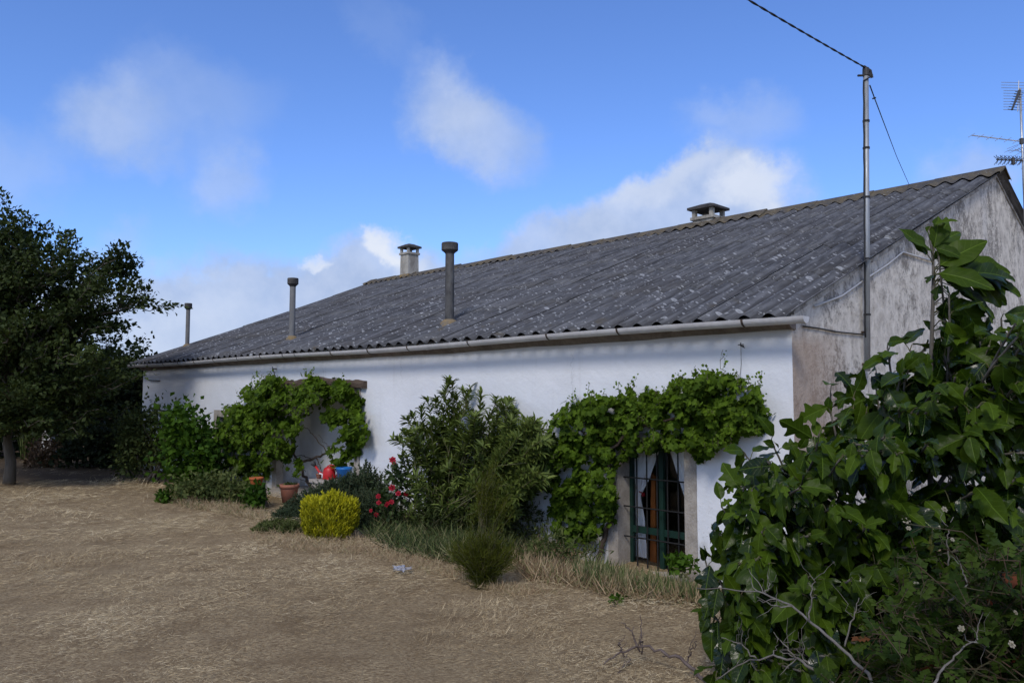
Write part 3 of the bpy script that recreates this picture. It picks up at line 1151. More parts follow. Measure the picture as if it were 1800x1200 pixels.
def build_window():
    a, c = 1.157, 1.994
    f0 = .20
    b = MB()

    def bar(t0, t1, z0, z1, v0=f0, v1=f0 + .05):
        b.box8([H(t0, v0, z0), H(t1, v0, z0), H(t1, v1, z0), H(t0, v1, z0), H(t0, v0, z1), H(t1, v0, z1), H(t1, v1, z1), H(t0, v1, z1)])
    bar(a, a + .045, -.15, 1.15)
    bar(c - .035, c, -.15, 1.15)
    bar(a + .045, c - .035, 1.10, 1.15)
    bar(1.550, 1.605, -.15, 1.10, f0 - .008, f0 + .045)
    bar(a + .045, 1.550, .20, .27, f0 + .004, f0 + .046)
    bar(1.605, c - .035, .20, .27, f0 + .004, f0 + .046)
    w = b.build('window', M['green'], house)
    w['label'] = 'green barred window in a granite surround beneath the right-hand vine'
    b = MB()
    b.add([H(a, f0 + .025, -.14), H(c, f0 + .025, -.14), H(c, f0 + .025, 1.12), H(a, f0 + .025, 1.12)], [(3, 2, 1, 0)])
    b.build('pane', M['glass'], w)
    # stone surround
    for (t0, t1, z0, z1, nm) in ((1.022, a, -.25, 1.15, 'jamb'), (c, 2.128, -.25, 1.15, 'jamb'), (1.022, 2.128, 1.152, 1.288, 'lintel'), (a + .002, c - .002, -.25, -.145, 'sill')):
        b = MB()
        v0 = -.012 if nm != 'sill' else -.02
        b.box8([H(t0, v0, z0), H(t1, v0, z0), H(t1, .33, z0), H(t0, .33, z0), H(t0, v0, z1), H(t1, v0, z1), H(t1, .33, z1), H(t0, .33, z1)])
        b.build(nm, M['stone'], w)
    # grille
    b = MB()
    gv = .11
    for t_ in (1.83, 1.70, 1.57, 1.44, 1.31, 1.19):
        b.tube([H(t_, gv, -.15), H(t_ - .002, gv, 1.15)], .0085, 6)
    for z_ in (.80, .49, .17):
        b.tube([H(a, gv - .012, z_), H(c + .01, gv - .012, z_)], .0085, 6)
    b.build('grille', M['iron'], w)
    # curtains, gathered to the sides
    def curtain(top, edge, fixed, nm):
        n, m = 40, 28
        P = []
        for i in range(n):
            z = 1.10 - (1.10 + .08) * i / (n - 1)
            e = np.interp(z, [q[0] for q in edge], [q[1] for q in edge])
            row = []
            for j in range(m):
                s = j / (m - 1)
                t_ = fixed + (e - fixed) * s
                sq = min(1.0, abs(e - fixed) / .3)
                row.append(H(t_, f0 + .10 + .018 * math.sin(s * 30 + z * 2) * (.5 + .5 * sq) + .012 * math.sin(s * 13 - z * 3), z))
            P.append(row)
        b = MB()
        b.grid(np.array(P))
        return b.build(nm, M['voile'], w, True)
    curtain(0, [(.05, 1.84), (.35, 1.855), (.58, 1.91), (.64, 1.875), (.78, 1.79), (1.10, 1.67)], 2.03, 'curtain')
    curtain(0, [(.05, 1.165), (.45, 1.25), (.58, 1.33), (.80, 1.42), (1.10, 1.54)], 1.150, 'curtain')
    b = MB()
    cpos = on_front(1131, 869, f0 + .06)
    rng = np.random.default_rng(8)
    for k in range(9):
        an = k * 2 * PI / 9
        q = cpos + DD * .018 * math.cos(an) + np.array([0, 0, .020 * math.sin(an)])
        b.tube([cpos, q - PP * .008], [.006, .012], 6)
    b.tube([cpos + [0, 0, .012], cpos + DD * .06 + [0, 0, .03]], [.008, .005], 6)
    b.build('curtain_tie', M['petal_red'], w)
    # smaller window further along, mostly hidden by the vine
    a, c, z0, z1 = WIN2
    b = MB()
    b.box8([H(a + .1, .12, z0 + .02), H(c - .13, .12, z0 + .02), H(c - .13, .17, z0 + .02), H(a + .1, .17, z0 + .02),
            H(a + .1, .12, z1 - .12), H(c - .13, .12, z1 - .12), H(c - .13, .17, z1 - .12), H(a + .1, .17, z1 - .12)])
    w2 = b.build('window', M['green'], house)
    w2['label'] = 'small stone-framed window half hidden behind the left-hand vine'
    for (t0, t1, q0, q1, nm) in ((a + .002, a + .13, z0, z1 - .002, 'jamb'), (c - .13, c - .002, z0, z1 - .002, 'jamb'), (a + .132, c - .132, z1 - .13, z1 - .002, 'lintel')):
        b = MB()
        b.box8([H(t0, -.012, q0), H(t1, -.012, q0), H(t1, .25, q0), H(t0, .25, q0), H(t0, -.012, q1), H(t1, -.012, q1), H(t1, .25, q1), H(t0, .25, q1)])
        b.build(nm, M['stone'], w2)


build_window()


def build_porch():
    a, c, z0, z1 = DOOR
    rng = np.random.default_rng(5)
    # rough timber beam over the recess
    b = MB()
    n = 26
    P = []
    for i, t_ in enumerate(np.linspace(6.76, 9.75, n)):
        hump = .07 * math.exp(-((t_ - 8.2) / .55) ** 2) + .012 * rng.normal()
        zt = 1.905 + hump + (t_ - 6.76) * .006
        zb = 1.792 + .008 * rng.normal()
        P.append([H(t_, -.07, zb), H(t_, .2, zb), H(t_, .2, zt), H(t_, -.05, zt), H(t_, -.08, zt - .05)])
    P = np.array(P)
    P = np.concatenate([P, P[:, :1]], 1)
    b.grid(P, flip=True)
    b.add(P[0][:5], [(0, 1, 2, 3, 4)])
    b.add(P[-1][:5], [(4, 3, 2, 1, 0)])
    d = b.build('porch_lintel', M['timber'], house)
    for t0, t1 in ((6.932, 7.06), (9.50, 9.658)):
        b = MB()
        for k in range(3):
            q0, q1 = -.05 + k * .615, -.05 + (k + 1) * .615 - .004
            e = .006 * (k % 2)
            b.box8([H(t0, -.015 - e, q0), H(t1, -.015 - e, q0), H(t1, .12, q0), H(t0, .12, q0), H(t0, -.015 - e, q1), H(t1, -.015 - e, q1), H(t1, .12, q1), H(t0, .12, q1)])
        b.build('porch_jamb', M['stone'], house)
    b = MB()
    b.box8([H(7.08, -.30, -.05), H(9.45, -.30, -.05), H(9.45, .515, -.05), H(7.08, .515, -.05), H(7.08, -.30, .06), H(9.45, -.30, .06), H(9.45, .515, .06), H(7.08, .515, .06)])
    b.build('doorstep', M['stone'], house)


build_porch()


def lift_on_roof(p):
    t, v, z = house_tv(p)
    return H(t, v, roof_z(v))


def build_chimneys():
    # rendered chimney with a four-legged cap, far end of the ridge
    def chimney(px_l, px_r, py_base, py_body, py_cap, depth_v, label):
        # centre on the ridge
        cx = (px_l + px_r) / 2
        r = ray(cx, py_base)
        o = np.array([0, 0, EYE])
        k = (np.dot(CC - o, PP) + depth_v) / np.dot(r, PP)
        base = o + r * k
        half = (px_r - px_l) / FPX * k / 2 / 1.25
        z_body = at(cx, py_body, k)[2]
        z_cap = at(cx, py_cap, k)[2]
        t, v, z = house_tv(base)
        b = MB()

        def blk(mb, h, za, zb, h2=None):
            h2 = h if h2 is None else h2
            mb.box8([H(t - h, v - h, za), H(t + h, v - h, za), H(t + h, v + h, za), H(t - h, v + h, za),
                     H(t - h2, v - h2, zb), H(t + h2, v - h2, zb), H(t + h2, v + h2, zb), H(t - h2, v + h2, zb)])
        zb0 = roof_z(v - half) - .1
        blk(b, half * 1.03, zb0, z_body - .06, half * .97)
        blk(b, half * 1.14, z_body - .06, z_body)
        ch = b.build('chimney', M['chimney'], house)
        ch['label'] = label
        b = MB()
        blk(b, half * 1.25, zb0, roof_z(v) + .05, half * 1.05)
        b.build('flashing', M['lichen'], ch)
        for sx in (-1, 1):
            for sy in (-1, 1):
                b = MB()
                q = half * .85
                tt, vv, w = t + sx * q, v + sy * q, half * .17
                b.box8([H(tt - w, vv - w, z_body), H(tt + w, vv - w, z_body), H(tt + w, vv + w, z_body), H(tt - w, vv + w, z_body),
                        H(tt - w, vv - w, z_cap - .05), H(tt + w, vv - w, z_cap - .05), H(tt + w, vv + w, z_cap - .05), H(tt - w, vv + w, z_cap - .05)])
                b.build('cap_leg', M['chimney'], ch)
        b = MB()
        blk(b, half * 1.32, z_cap - .05, z_cap)
        blk(b, half * 1.30, z_cap + .001, z_cap + .08, half * .45)
        b.build('cap_slab', M['slab'], ch)
    chimney(705, 734, 487, 445, 434, RIDGE_V - .02, 'tall rendered chimney with a small dark cap near the far end of the ridge')
    chimney(1220, 1271, 392, 383, 366, RIDGE_V + .15, 'squat wide chimney with a flat dark slab on the middle of the ridge')


build_chimneys()


def build_vents():
    specs = [((329, 609), 533, .050, 'thin grey vent pipe at the far end of the roof', M['pipe']),
             ((513, 596), 489, .058, 'grey vent pipe on the roof above the vine-covered porch', M['pipe']),
             ((790, 569), 427, .070, 'tall black-topped vent pipe nearest on the roof slope', M['pipe_dark'])]
    for (px, py), top, rad, label, mat in specs:
        p = on_roof(px, py)
        h = at(px + 1, top, p[1])[2] - p[2]
        b = MB()
        b.lathe([(rad, -.15), (rad * .98, h * .5), (rad * .95, h - .12)], p, 20)
        pipe = b.build('vent_pipe', mat, house, True)
        pipe['label'] = label
        b = MB()
        b.lathe([(rad * .96, h - .17), (rad * 1.05, h - .155), (rad * 1.75, h - .115), (rad * 1.8, h - .11), (rad * 1.8, h - .012), (rad * 1.7, h), (.001, h + .004)], p, 20)
        b.build('cowl', M['slab'], pipe)
        b = MB()
        b.lathe([(rad * 2.3, -.06), (rad * 1.9, .02), (rad * 1.35, .055), (rad * .9, .07)], p, 14)
        b.build('collar', M['lichen'], pipe)


build_vents()


def build_wall_fittings():
    # pale conduit under the verge of the gable
    b = MB()
    pts = [on_gable(px, py, -.02) for px, py in ((1432, 538), (1480, 520), (1525, 488), (1560, 465), (1587, 443), (1610, 450), (1640, 459))]
    b.tube(pts, .010, 6)
    b.build('conduit', M['conduit'], house, True)
    b = MB()
    pts = [on_gable(px, py, -.015) for px, py in ((1412, 573), (1440, 577), (1470, 583), (1500, 586), (1520, 588))]
    b.tube(pts, .008, 6)
    b.build('wall_cable', M['rubber'], house, True)
    # hook and line on the white wall
    p = on_front(1307, 608, 0)
    h = thing('line_hook', p, 'small iron hook with a thin cord hanging on the white wall by the right corner', 'hook')
    b = MB()
    b.tube([p, p - PP * .05], .006, 6)
    b.tube([p - PP * .05 + [0, 0, .03], p - PP * .055, p - PP * .05 + DD * -.04 + [0, 0, -.02]], .005, 6)
    b.tube([p - PP * .05 + DD * .03 + [0, 0, .01], p - PP * .05 - DD * .03 + [0, 0, .012]], .005, 6)
    b.build('hook', M['iron'], h)
    b = MB()
    b.tube([p - PP * .05, on_front(1303, 640, -.04), on_front(1297, 690, -.03)], .003, 5)
    b.build('cord', M['twig'], h)
    # iron stub above the porch, iron bar at the far end of the wall
    p = on_front(486, 648, 0)
    b = MB()
    b.tube([p, p - PP * .08], .010, 6)
    b.tube([p - PP * .08 + [0, 0, .03], on_front(486, 668, -.08)], .008, 6)
    tag(b.build('iron_bracket', M['iron']), 'short black iron bracket on the wall above the porch vine', 'bracket')
    p, q = on_front(262, 668, -.03), on_front(279, 669, -.03)
    b = MB()
    b.tube([p, q], .012, 6)
    b.tube([p, p + PP * .04], .010, 6)
    b.tube([q, q + PP * .04], .010, 6)
    tag(b.build('iron_bar', M['iron']), 'short horizontal iron bar fixed at the far end of the white wall', 'bar')


build_wall_fittings()

# ------------------------------------------------------------------ pole, wires, antennas
def build_pole():
    foot = on_gable(1525, 652, -.05)
    d = foot[1]
    top = at(1522, 128, d)
    po = thing('utility_pole', foot, 'slender galvanised steel pole strapped to the gable wall and carrying a cable', 'pole')
    b = MB()
    r = .030
    b.tube([foot, foot * .5 + top * .5, top], [r, r, r * .95], 14)
    b.build('mast', M['galv'], po, True)
    for py in (215, 263, 350, 458, 555):
        f = (py - 652) / (128 - 652)
        c = foot + (top - foot) * f
        b = MB()
        b.tube([c - [0, 0, .010], c + [0, 0, .010]], r + .006, 12)
        b.build('strap', M['rubber'], po)
    for py in (585, 640):
        f = (py - 652) / (128 - 652)
        c = foot + (top - foot) * f
        b = MB()
        b.tube([c, c + DD * .06], .014, 6)
        b.build('wall_clamp', M['bracket'], po)
    b = MB()
    side = np.array([-.85, -.52, 0])
    n = 24
    pts = []
    for i in range(n):
        f = i / (n - 1)
        c = top + (foot - top) * (.03 + f * .86)
        pts.append(c + side * (r + .008 + .004 * math.sin(i * 2.1)))
    pts = [top + [.03, -.05, .0], top + [.02, -.05, -.07]] + pts
    b.tube(pts, .009, 6)
    b.build('down_cable', M['rubber'], po, True)
    b = MB()
    b.lathe([(.001, .055), (r * 1.1, .05), (r * 1.2, -.03), (r * 1.0, -.04)], top, 12)
    b.tube([top + [-.10, -.03, -.045], top + [.08, .02, -.02]], .012, 6)
    b.tube([top + [-.03, -.02, .06], top + [.05, .0, .02], top + [.075, .02, -.05]], .016, 6)
    b.build('cable_clamp', M['antenna_dark'], po)
    # twisted overhead cable
    e = at(1315, 0, 6.6)
    s = top + np.array([-.02, -.02, .05])
    dirv = e - s
    P = []
    for f in np.linspace(0, 9, 500):
        q = s + dirv * f
        q[2] += .02 * f * f - .02 * f
        P.append(q)
    P = np.array(P)
    T = np.gradient(P, axis=0)
    T /= np.linalg.norm(T, axis=1)[:, None]
    X = np.cross(T, [0, 0, 1.0])
    Y = np.cross(T, X)
    L = np.concatenate([[0], np.cumsum(np.linalg.norm(np.diff(P, axis=0), axis=1))])
    oc = thing('overhead_cable', s, 'twisted black power cable running from the pole top up out of the picture', 'cable')
    for k in range(2):
        b = MB()
        a = L * 2 * PI / .34 + k * PI
        b.tube(P + .0048 * (np.cos(a)[:, None] * X + np.sin(a)[:, None] * Y), .0058, 5)
        b.build('strand', M['rubber'], oc, True)
    # stay wire to the roof
    b = MB()
    s = at(1529, 150, d)
    e = on_roof(1600, 329)
    mid = at(1537, 172, d + .1)
    b.tube([s, mid, (mid + e) / 2 - [0, 0, .05], e], [.007, .006, .004, .004], 5)
    b.tube([mid - [.02, 0, .012], mid + [.015, 0, .0]], .009, 5)
    tag(b.build('stay_wire', M['rubber']), 'thin dark stay wire slanting from the pole down to the ridge', 'wire')


build_pole()


def build_antenna():
    d = 12.7
    foot = at(1800, 345, d)
    foot[2] -= .6
    top = at(1793, 156, d)
    an = thing('tv_antenna', foot, 'aluminium television antenna mast with three combs beyond the gable peak', 'antenna')
    b = MB()
    b.tube([foot, top], .018, 8)
    b.build('mast', M['alu'], an, True)
    # middle boom: a long log comb pointing left
    def comb(name, a, c, n, half, el_dir, rad=.006, boom=.009, start=0.0):
        b = MB()
        b.tube([a, c], boom, 6)
        for i in range(n):
            f = start + (1 - start) * i / (n - 1)
            p = a + (c - a) * f
            h = half * (1 - .25 * f)
            b.tube([p - el_dir * h, p + el_dir * h], rad, 5)
        return b.build(name, M['alu'], an)
    z_mid = at(1796, 249, d)
    el = at(1740, 232, d) - at(1705, 252, d)
    el = el / np.linalg.norm(el)
    el = el * .8 + np.array([0, .6, 0])
    el /= np.linalg.norm(el)
    comb('boom', z_mid, at(1708, 238, d), 6, .22, el, .005, .009, .1)
    b = MB()
    b.tube([z_mid - [0, 0, .04], z_mid + [0, 0, .05]], .035, 8)
    b.build('clamp', M['antenna_dark'], an)
    # top reflector grid with a dark boom in front
    b = MB()
    for i in range(11):
        py = 146 + i * 4.8
        w = 30 if i < 3 else 26
        p, q = at(1790 - w, py - 1, d - .1), at(1790 + w * .9, py, d + .2)
        b.tube([p, q], .0045, 5)
    b.tube([at(1791, 142, d), at(1789, 196, d)], .008, 5)
    b.build('reflector', M['alu'], an)
    b = MB()
    b.tube([at(1792, 160, d), at(1779, 193, d - .4)], [.026, .016], 6)
    for i in range(8):
        f = i / 7
        p = at(1792, 162, d) * (1 - f) + at(1779, 193, d - .4) * f
        b.tube([p + [-.08, -.02, 0], p + [.08, .02, 0]], .006, 5)
    b.build('director', M['antenna_dark'], an)
    # lower yagi with x-shaped elements
    b = MB()
    a, c = at(1799, 283, d), at(1752, 281, d - .5)
    b.tube([a, c], .010, 6)
    for i in range(7):
        p = a + (c - a) * (i + .6) / 7
        for s in (-1, 1):
            b.tube([p, p + np.array([-.05, s * .03, .07])], .005, 5)
            b.tube([p, p + np.array([-.05, s * .03, -.07])], .005, 5)
            b.tube([p, p + np.array([.04, s * .05, .06])], .005, 5)
    b.tube([at(1781, 283, d - .2) - [0, 0, .06], at(1781, 283, d - .2) + [0, 0, .05]], .03, 8)
    b.build('yagi', M['antenna_dark'], an)
    b = MB()
    for i in range(6):
        p, q = at(1766 + i * 6, 268 - i * 2, d - .1), at(1790 + i * 6, 256 + i * 6, d + .2)
        b.tube([p, q], .004, 5)
        p, q = at(1770 + i * 5, 262 + i * 7, d - .1), at(1800 + i * 2, 250 + i * 6, d + .2)
        b.tube([p, q], .004, 5)
    b.build('lattice', M['alu'], an)


build_antenna()

# ------------------------------------------------------------------ plants
WN = -PP            # outward normal of the front wall
UP = np.array([0, 0, 1.0])
VINE_T = t_vine()
FIGS = [t_fig(0), t_fig(1), t_fig(2)]


def noise2(x, y, s, seed):
    """cheap smooth noise"""
    rg = np.random.default_rng(seed)
    v = 0
    for k in range(9):
        a = rg.uniform(0, 2 * PI)
        f = s * rg.uniform(.5, 2.2)
        v = v + np.sin((x * math.cos(a) + y * math.sin(a)) * f + rg.uniform(0, 6.28))
    return v / 9


def climbing_vine(name, label, polys, n_per_px, size, thick, seed, stems, shoots):
    rng = np.random.default_rng(seed)
    base = stems[0][0][0]
    root = thing(name, (base[0], base[1], 0), label, 'vine')
    C = Cloud()
    for poly, th, dens in polys:
        p = np.asarray(poly, float)
        area = abs(np.sum(p[:, 0] * np.roll(p[:, 1], 1) - np.roll(p[:, 0], 1) * p[:, 1])) / 2
        n = int(area * n_per_px * dens)
        # clumps so that the surface has hollows and bulges
        nc = max(8, int(area / 300))
        cc = sample_poly(poly, nc, rng)
        cth = th * rng.uniform(.35, 1.0, nc)
        q = sample_poly(poly, n, rng)
        q = q + rng.normal(size=q.shape) * 5.0
        nz = noise2(q[:, 0] / 100, q[:, 1] / 100, 9.0, seed) + .6 * noise2(q[:, 0] / 100, q[:, 1] / 100, 26.0, seed + 1)
        q = q[rng.uniform(size=n) < np.clip(.70 + 2.0 * nz, .05, 1)]
        n = len(q)
        dist = np.sqrt(((q[:, None, :] - cc[None]) ** 2).sum(-1))
        k = dist.argmin(1)
        bulge = cth[k] * np.clip(1 - (dist[np.arange(n), k] / 20) ** 2, .05, 1)
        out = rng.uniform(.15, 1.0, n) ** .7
        v = -(.02 + bulge * out)
        pos = np.array([on_front(x, y, vv) for (x, y), vv in zip(q, v)])
        D = -UP * .75 + WN * .55 + rng.normal(size=(n, 3)) * .55
        N = WN * .75 + UP * .65 + rng.normal(size=(n, 3)) * .5
        s = size * rng.uniform(.5, 1.15, n)
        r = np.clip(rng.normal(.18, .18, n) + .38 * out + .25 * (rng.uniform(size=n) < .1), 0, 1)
        C.put(VINE_T, pos, D, N, s, r)
    shoots = [(x, y, h, -.12) for x, y, h in shoots]
    for poly, th, dens in polys[:1]:
        edge = np.concatenate([np.asarray(poly, float)])
        cx, cy = edge.mean(0)
        for _ in range(60):
            i = rng.integers(0, len(edge))
            f = rng.uniform()
            ex, ey = edge[i] * f + edge[(i + 1) % len(edge)] * (1 - f)
            if ey > cy + 25:
                continue
            shoots.append((ex + rng.uniform(-4, 4), ey + 6, rng.uniform(6, 26), -rng.uniform(.05, th)))
    for q in sample_poly(polys[0][0], 30, rng):
        shoots.append((q[0], q[1], rng.uniform(4, 18), -th * rng.uniform(.7, 1.1)))
    for (px, py, hgt, sv) in shoots:
        a = on_front(px, py, sv)
        e = on_front(px + rng.uniform(-9, 9), py - hgt, sv - rng.uniform(0, .15))
        pth = bez(a, e, 0, .06, 7, rng)
        b = MB()
        b.tube(pth, np.linspace(.0045, .0018, 7), 5)
        b.build('shoot', M['stem'], root)
        m = 11
        f = rng.uniform(.05, 1, m)
        pos = a + (e - a) * f[:, None] + rng.normal(size=(m, 3)) * .02
        C.put(VINE_T, pos, rng.normal(size=(m, 3)) + WN * .3, WN + rng.normal(size=(m, 3)) * .6, size * rng.uniform(.3, .7, m) * (1.1 - f * .6), rng.uniform(.6, 1, m))
    C.build('foliage', M['vine'], root)
    for pth, r0, r1 in stems:
        pth = np.array(pth)
        # refine
        f = np.linspace(0, len(pth) - 1, len(pth) * 4)
        P = np.stack([np.interp(f, np.arange(len(pth)), pth[:, i]) for i in range(3)], 1)
        P[1:-1] += rng.normal(size=(len(P) - 2, 3)) * .010
        b = MB()
        b.tube(P, np.linspace(r0, r1, len(P)), 7)
        b.build('stem', M['vine_bark'], root, True)
    return root


def fpts(lst, v):
    return [on_front(x, y, vv if vv is not None else v) for x, y, vv in lst]


left_poly = [(388, 770), (376, 758), (398, 738), (392, 722), (415, 712), (428, 690), (452, 676), (470, 664), (488, 668), (505, 690), (528, 684), (548, 690),
             (560, 700), (546, 702), (534, 728), (522, 738), (518, 770), (508, 798), (500, 812), (480, 806), (470, 828), (455, 820), (440, 838), (420, 830), (400, 800)]
top_poly = [(486, 690), (490, 668), (512, 676), (530, 668), (542, 656), (552, 664), (575, 676), (600, 668), (618, 668), (626, 690), (622, 705), (590, 708), (560, 700), (530, 690)]
right_poly = [(575, 690), (615, 684), (628, 692), (632, 728), (642, 748), (640, 768), (630, 782), (624, 800), (612, 800), (604, 812), (588, 814), (574, 806),
              (570, 796), (590, 788), (600, 776), (596, 756), (572, 742), (566, 728), (584, 722)]
tuft_poly = [(514, 806), (524, 804), (530, 822), (524, 832), (514, 826)]
low_poly = [(440, 838), (470, 828), (462, 870), (446, 905), (420, 880), (415, 845)]
climbing_vine('grapevine', 'grapevine arching over the recessed porch with bare stems inside the arch',
              [(left_poly, .75, 1.0), (top_poly, .38, 1.0), (right_poly, .40, .9), (tuft_poly, .2, .8), (low_poly, .5, .7)],
               .36, .094, .5, 11,
              [(fpts([(578, 886, -.1), (560, 868, .05), (542, 850, .12), (532, 830, .12), (528, 812, .1), (548, 806, .1), (575, 796, .05), (592, 778, 0), (606, 760, -.05), (604, 730, -.1)], 0), .030, .014),
               (fpts([(532, 815, .1), (518, 802, .05), (514, 790, .0), (512, 772, -.1), (500, 750, -.2)], 0), .022, .012),
               (fpts([(555, 802, .1), (562, 815, .05), (566, 830, .0)], 0), .010, .006),
               (fpts([(575, 795, .05), (556, 772, .1), (540, 752, .1), (528, 745, .05)], 0), .009, .004),
               (fpts([(548, 806, .1), (530, 800, .1), (510, 798, .05)], 0), .008, .004),
               (fpts([(560, 870, .0), (535, 845, .05), (512, 836, .05)], 0), .007, .003),
               (fpts([(596, 776, .0), (582, 784, .1), (570, 778, .1), (560, 764, .1)], 0), .006, .003)],
              [(440, 680, 22), (455, 672, 20), (470, 668, 12), (542, 664, 16), (480, 668, 16), (600, 672, 14), (422, 700, 16), (546, 660, 14)])

v2 = [(962, 742), (975, 728), (1000, 712), (1028, 706), (1050, 700), (1072, 702), (1092, 690), (1112, 682), (1135, 684), (1160, 694), (1172, 686), (1186, 678), (1200, 668),
      (1222, 668), (1245, 662), (1270, 656), (1292, 668), (1318, 672), (1330, 688), (1340, 712), (1356, 738), (1342, 750), (1322, 756), (1300, 764), (1282, 768), (1262, 776),
      (1240, 792), (1232, 806), (1222, 800), (1212, 782), (1190, 786), (1160, 782), (1130, 784), (1108, 796), (1090, 812), (1076, 830), (1080, 858), (1082, 880), (1076, 905), (1070, 922),
      (1058, 920), (1054, 890), (1036, 872), (1010, 868), (985, 868), (965, 858), (952, 840), (958, 810), (966, 780)]
v2b = [(968, 868), (996, 868), (1026, 880), (1040, 905), (1046, 945), (1012, 955), (982, 948), (974, 910)]
climbing_vine('grapevine', 'thick green grapevine spreading over the barred window', [(v2, .42, 1.0), (v2b, .3, 1.3)],   .22, .072, .5, 12,
              [(fpts([(1050, 990, -.15), (1062, 940, -.05), (1075, 900, -.08), (1078, 850, -.1), (1070, 800, -.12), (1100, 760, -.15), (1180, 735, -.15), (1300, 720, -.12)], 0), .030, .010),
               (fpts([(1070, 800, -.12), (1040, 770, -.15), (1000, 740, -.15)], 0), .016, .008),
               (fpts([(1285, 745, -.1), (1270, 762, -.1), (1262, 770, -.1)], 0), .012, .008)],
              [(1016, 712, 26), (1036, 706, 36), (1066, 704, 18), (1112, 686, 24), (1190, 674, 16), (1224, 664, 22), (1270, 658, 44), (1300, 668, 18), (1332, 680, 28), (1090, 690, 16), (1000, 716, 20), (1250, 664, 16)])


def leaf_mass(C, poly, depth, thick, n, size, tmpl, rng, bright=(.45, .22), clump_px=34, ngrp=None, up=.6, flat=.6):
    """leaves through a volume that shows as poly at the given depth"""
    nc = ngrp or max(10, n // 40)
    cc = sample_poly(poly, nc, rng)
    cd = depth + rng.uniform(-1, 1, nc) * thick
    if depth < 17:      # keep clear of the front wall
        cd = np.array([min(q, on_front(x, y, -.15)[1]) if on_front(x, y)[1] > 0 and house_tv(on_front(x, y))[0] < LEN else q for q, (x, y) in zip(cd, cc)])
    k = rng.integers(0, nc, n)
    off = rng.normal(size=(n, 2)) * clump_px * .5
    q = cc[k] + off
    d = cd[k] + rng.normal(size=n) * clump_px * .5 * depth / FPX
    keep = in_poly(poly, q[:, 0], q[:, 1]) | (rng.uniform(size=n) < .35)
    q, d, k = q[keep], d[keep], k[keep]
    pos = np.array([at(x, y, dd) for (x, y), dd in zip(q, d)])
    ok = pos[:, 2] > 0.01
    pos, k = pos[ok], k[ok]
    m = len(pos)
    cpos = np.array([at(x, y, dd) for (x, y), dd in zip(cc, cd)])
    out = pos - cpos[k]
    out /= np.linalg.norm(out, axis=1)[:, None] + 1e-6
    D = out * .8 + rng.normal(size=(m, 3)) * .6 + UP * up * .3
    N = UP * flat + out * .5 + rng.normal(size=(m, 3)) * .5
    cb = np.clip(rng.normal(bright[0], bright[1], nc), 0, 1)
    r = np.clip(cb[k] + rng.normal(size=m) * .18, 0, 1)
    C.put(tmpl, pos, D, N, size * rng.uniform(.6, 1.25, m), r)
    return cpos


DIA = t_diamond(.3, .08, .12)
DIA_W = t_diamond(.42, .06, .10)
NEED = t_needle(.05)
LANCE = t_lance(.115, .14)


def broad_tree(name, label, base, trunk_top, r0, tips, crown_c, crown_r, n_rand, leaves_per, size, mat, seed, bark='bark', flat_layers=True, tmpl=DIA, sub=7, spread=.16):
    rng = np.random.default_rng(seed)
    root = thing(name, (base[0], base[1], 0), label, 'tree')
    b = MB()
    n = 10
    tp = bez(base, trunk_top, 0, .006, n, rng)
    flare = np.linspace(1, .35, n)
    flare[0] = 1.15
    b.tube(tp, r0 * flare, 12)
    b.build('trunk', M[bark], root, True)
    lim = list(tips)
    for _ in range(n_rand):
        u = unit(rng, 1)[0] * rng.uniform(.45, 1.0) ** .5
        lim.append(np.asarray(crown_c) + u * np.asarray(crown_r))
    bb = MB()
    C = Cloud()
    P, D, N, Rr = [], [], [], []
    for tip in lim:
        tip = np.asarray(tip, float)
        f = np.clip((tip[2] - base[2]) / (trunk_top[2] - base[2]) * .62 + rng.uniform(-.12, .06), .28, 1.0)
        a = np.array([np.interp(f, np.linspace(0, 1, n), tp[:, i]) for i in range(3)])
        path = bez(a, tip, .04 * rng.uniform(-1, 1), .025, 8, rng, .05)
        L = np.linalg.norm(tip - a)
        bb.tube(path, np.linspace(r0 * .30 * min(1, L / 2 + .2), .008, 8), 6, caps=False)
        cb = np.clip(rng.normal(.42, .18), .05, .95)
        for s in range(sub):
            g = rng.uniform(.30, 1.0) if s else 1.0
            o = np.array([np.interp(g, np.linspace(0, 1, 8), path[:, i]) for i in range(3)])
            dirv = (tip - a) / (L + 1e-6) * .8 + unit(rng, 1)[0] * .9
            dirv[2] = dirv[2] * .6 + .18
            ln = rng.uniform(.35, .8) * (1.0 if s else .5)
            e = o + dirv * ln
            sp = bez(o, e, .03, .04, 5, rng)
            bb.tube(sp, np.linspace(.012, .004, 5), 5, caps=False)
            m = leaves_per
            h = rng.uniform(.15, 1.08, m)
            pos = o + (e - o) * h[:, None] + rng.normal(size=(m, 3)) * spread * np.array([1, 1, .62]) * (1.15 - h[:, None] * .5)
            P.append(pos)
            D.append(dirv[None] * .7 + rng.normal(size=(m, 3)) * .7)
            N.append(UP[None] * .8 + rng.normal(size=(m, 3)) * .55)
            Rr.append(np.clip(cb + rng.normal(size=m) * .16 + rng.normal() * .1, 0, 1))
    P, D, N, Rr = map(np.concatenate, (P, D, N, Rr))
    ok = P[:, 2] > .9
    C.put(tmpl, P[ok], D[ok], N[ok], size * rng.uniform(.6, 1.25, ok.sum()), Rr[ok])
    bb.build('limb', M[bark], root, True)
    C.build('crown', M[mat], root)
    return root


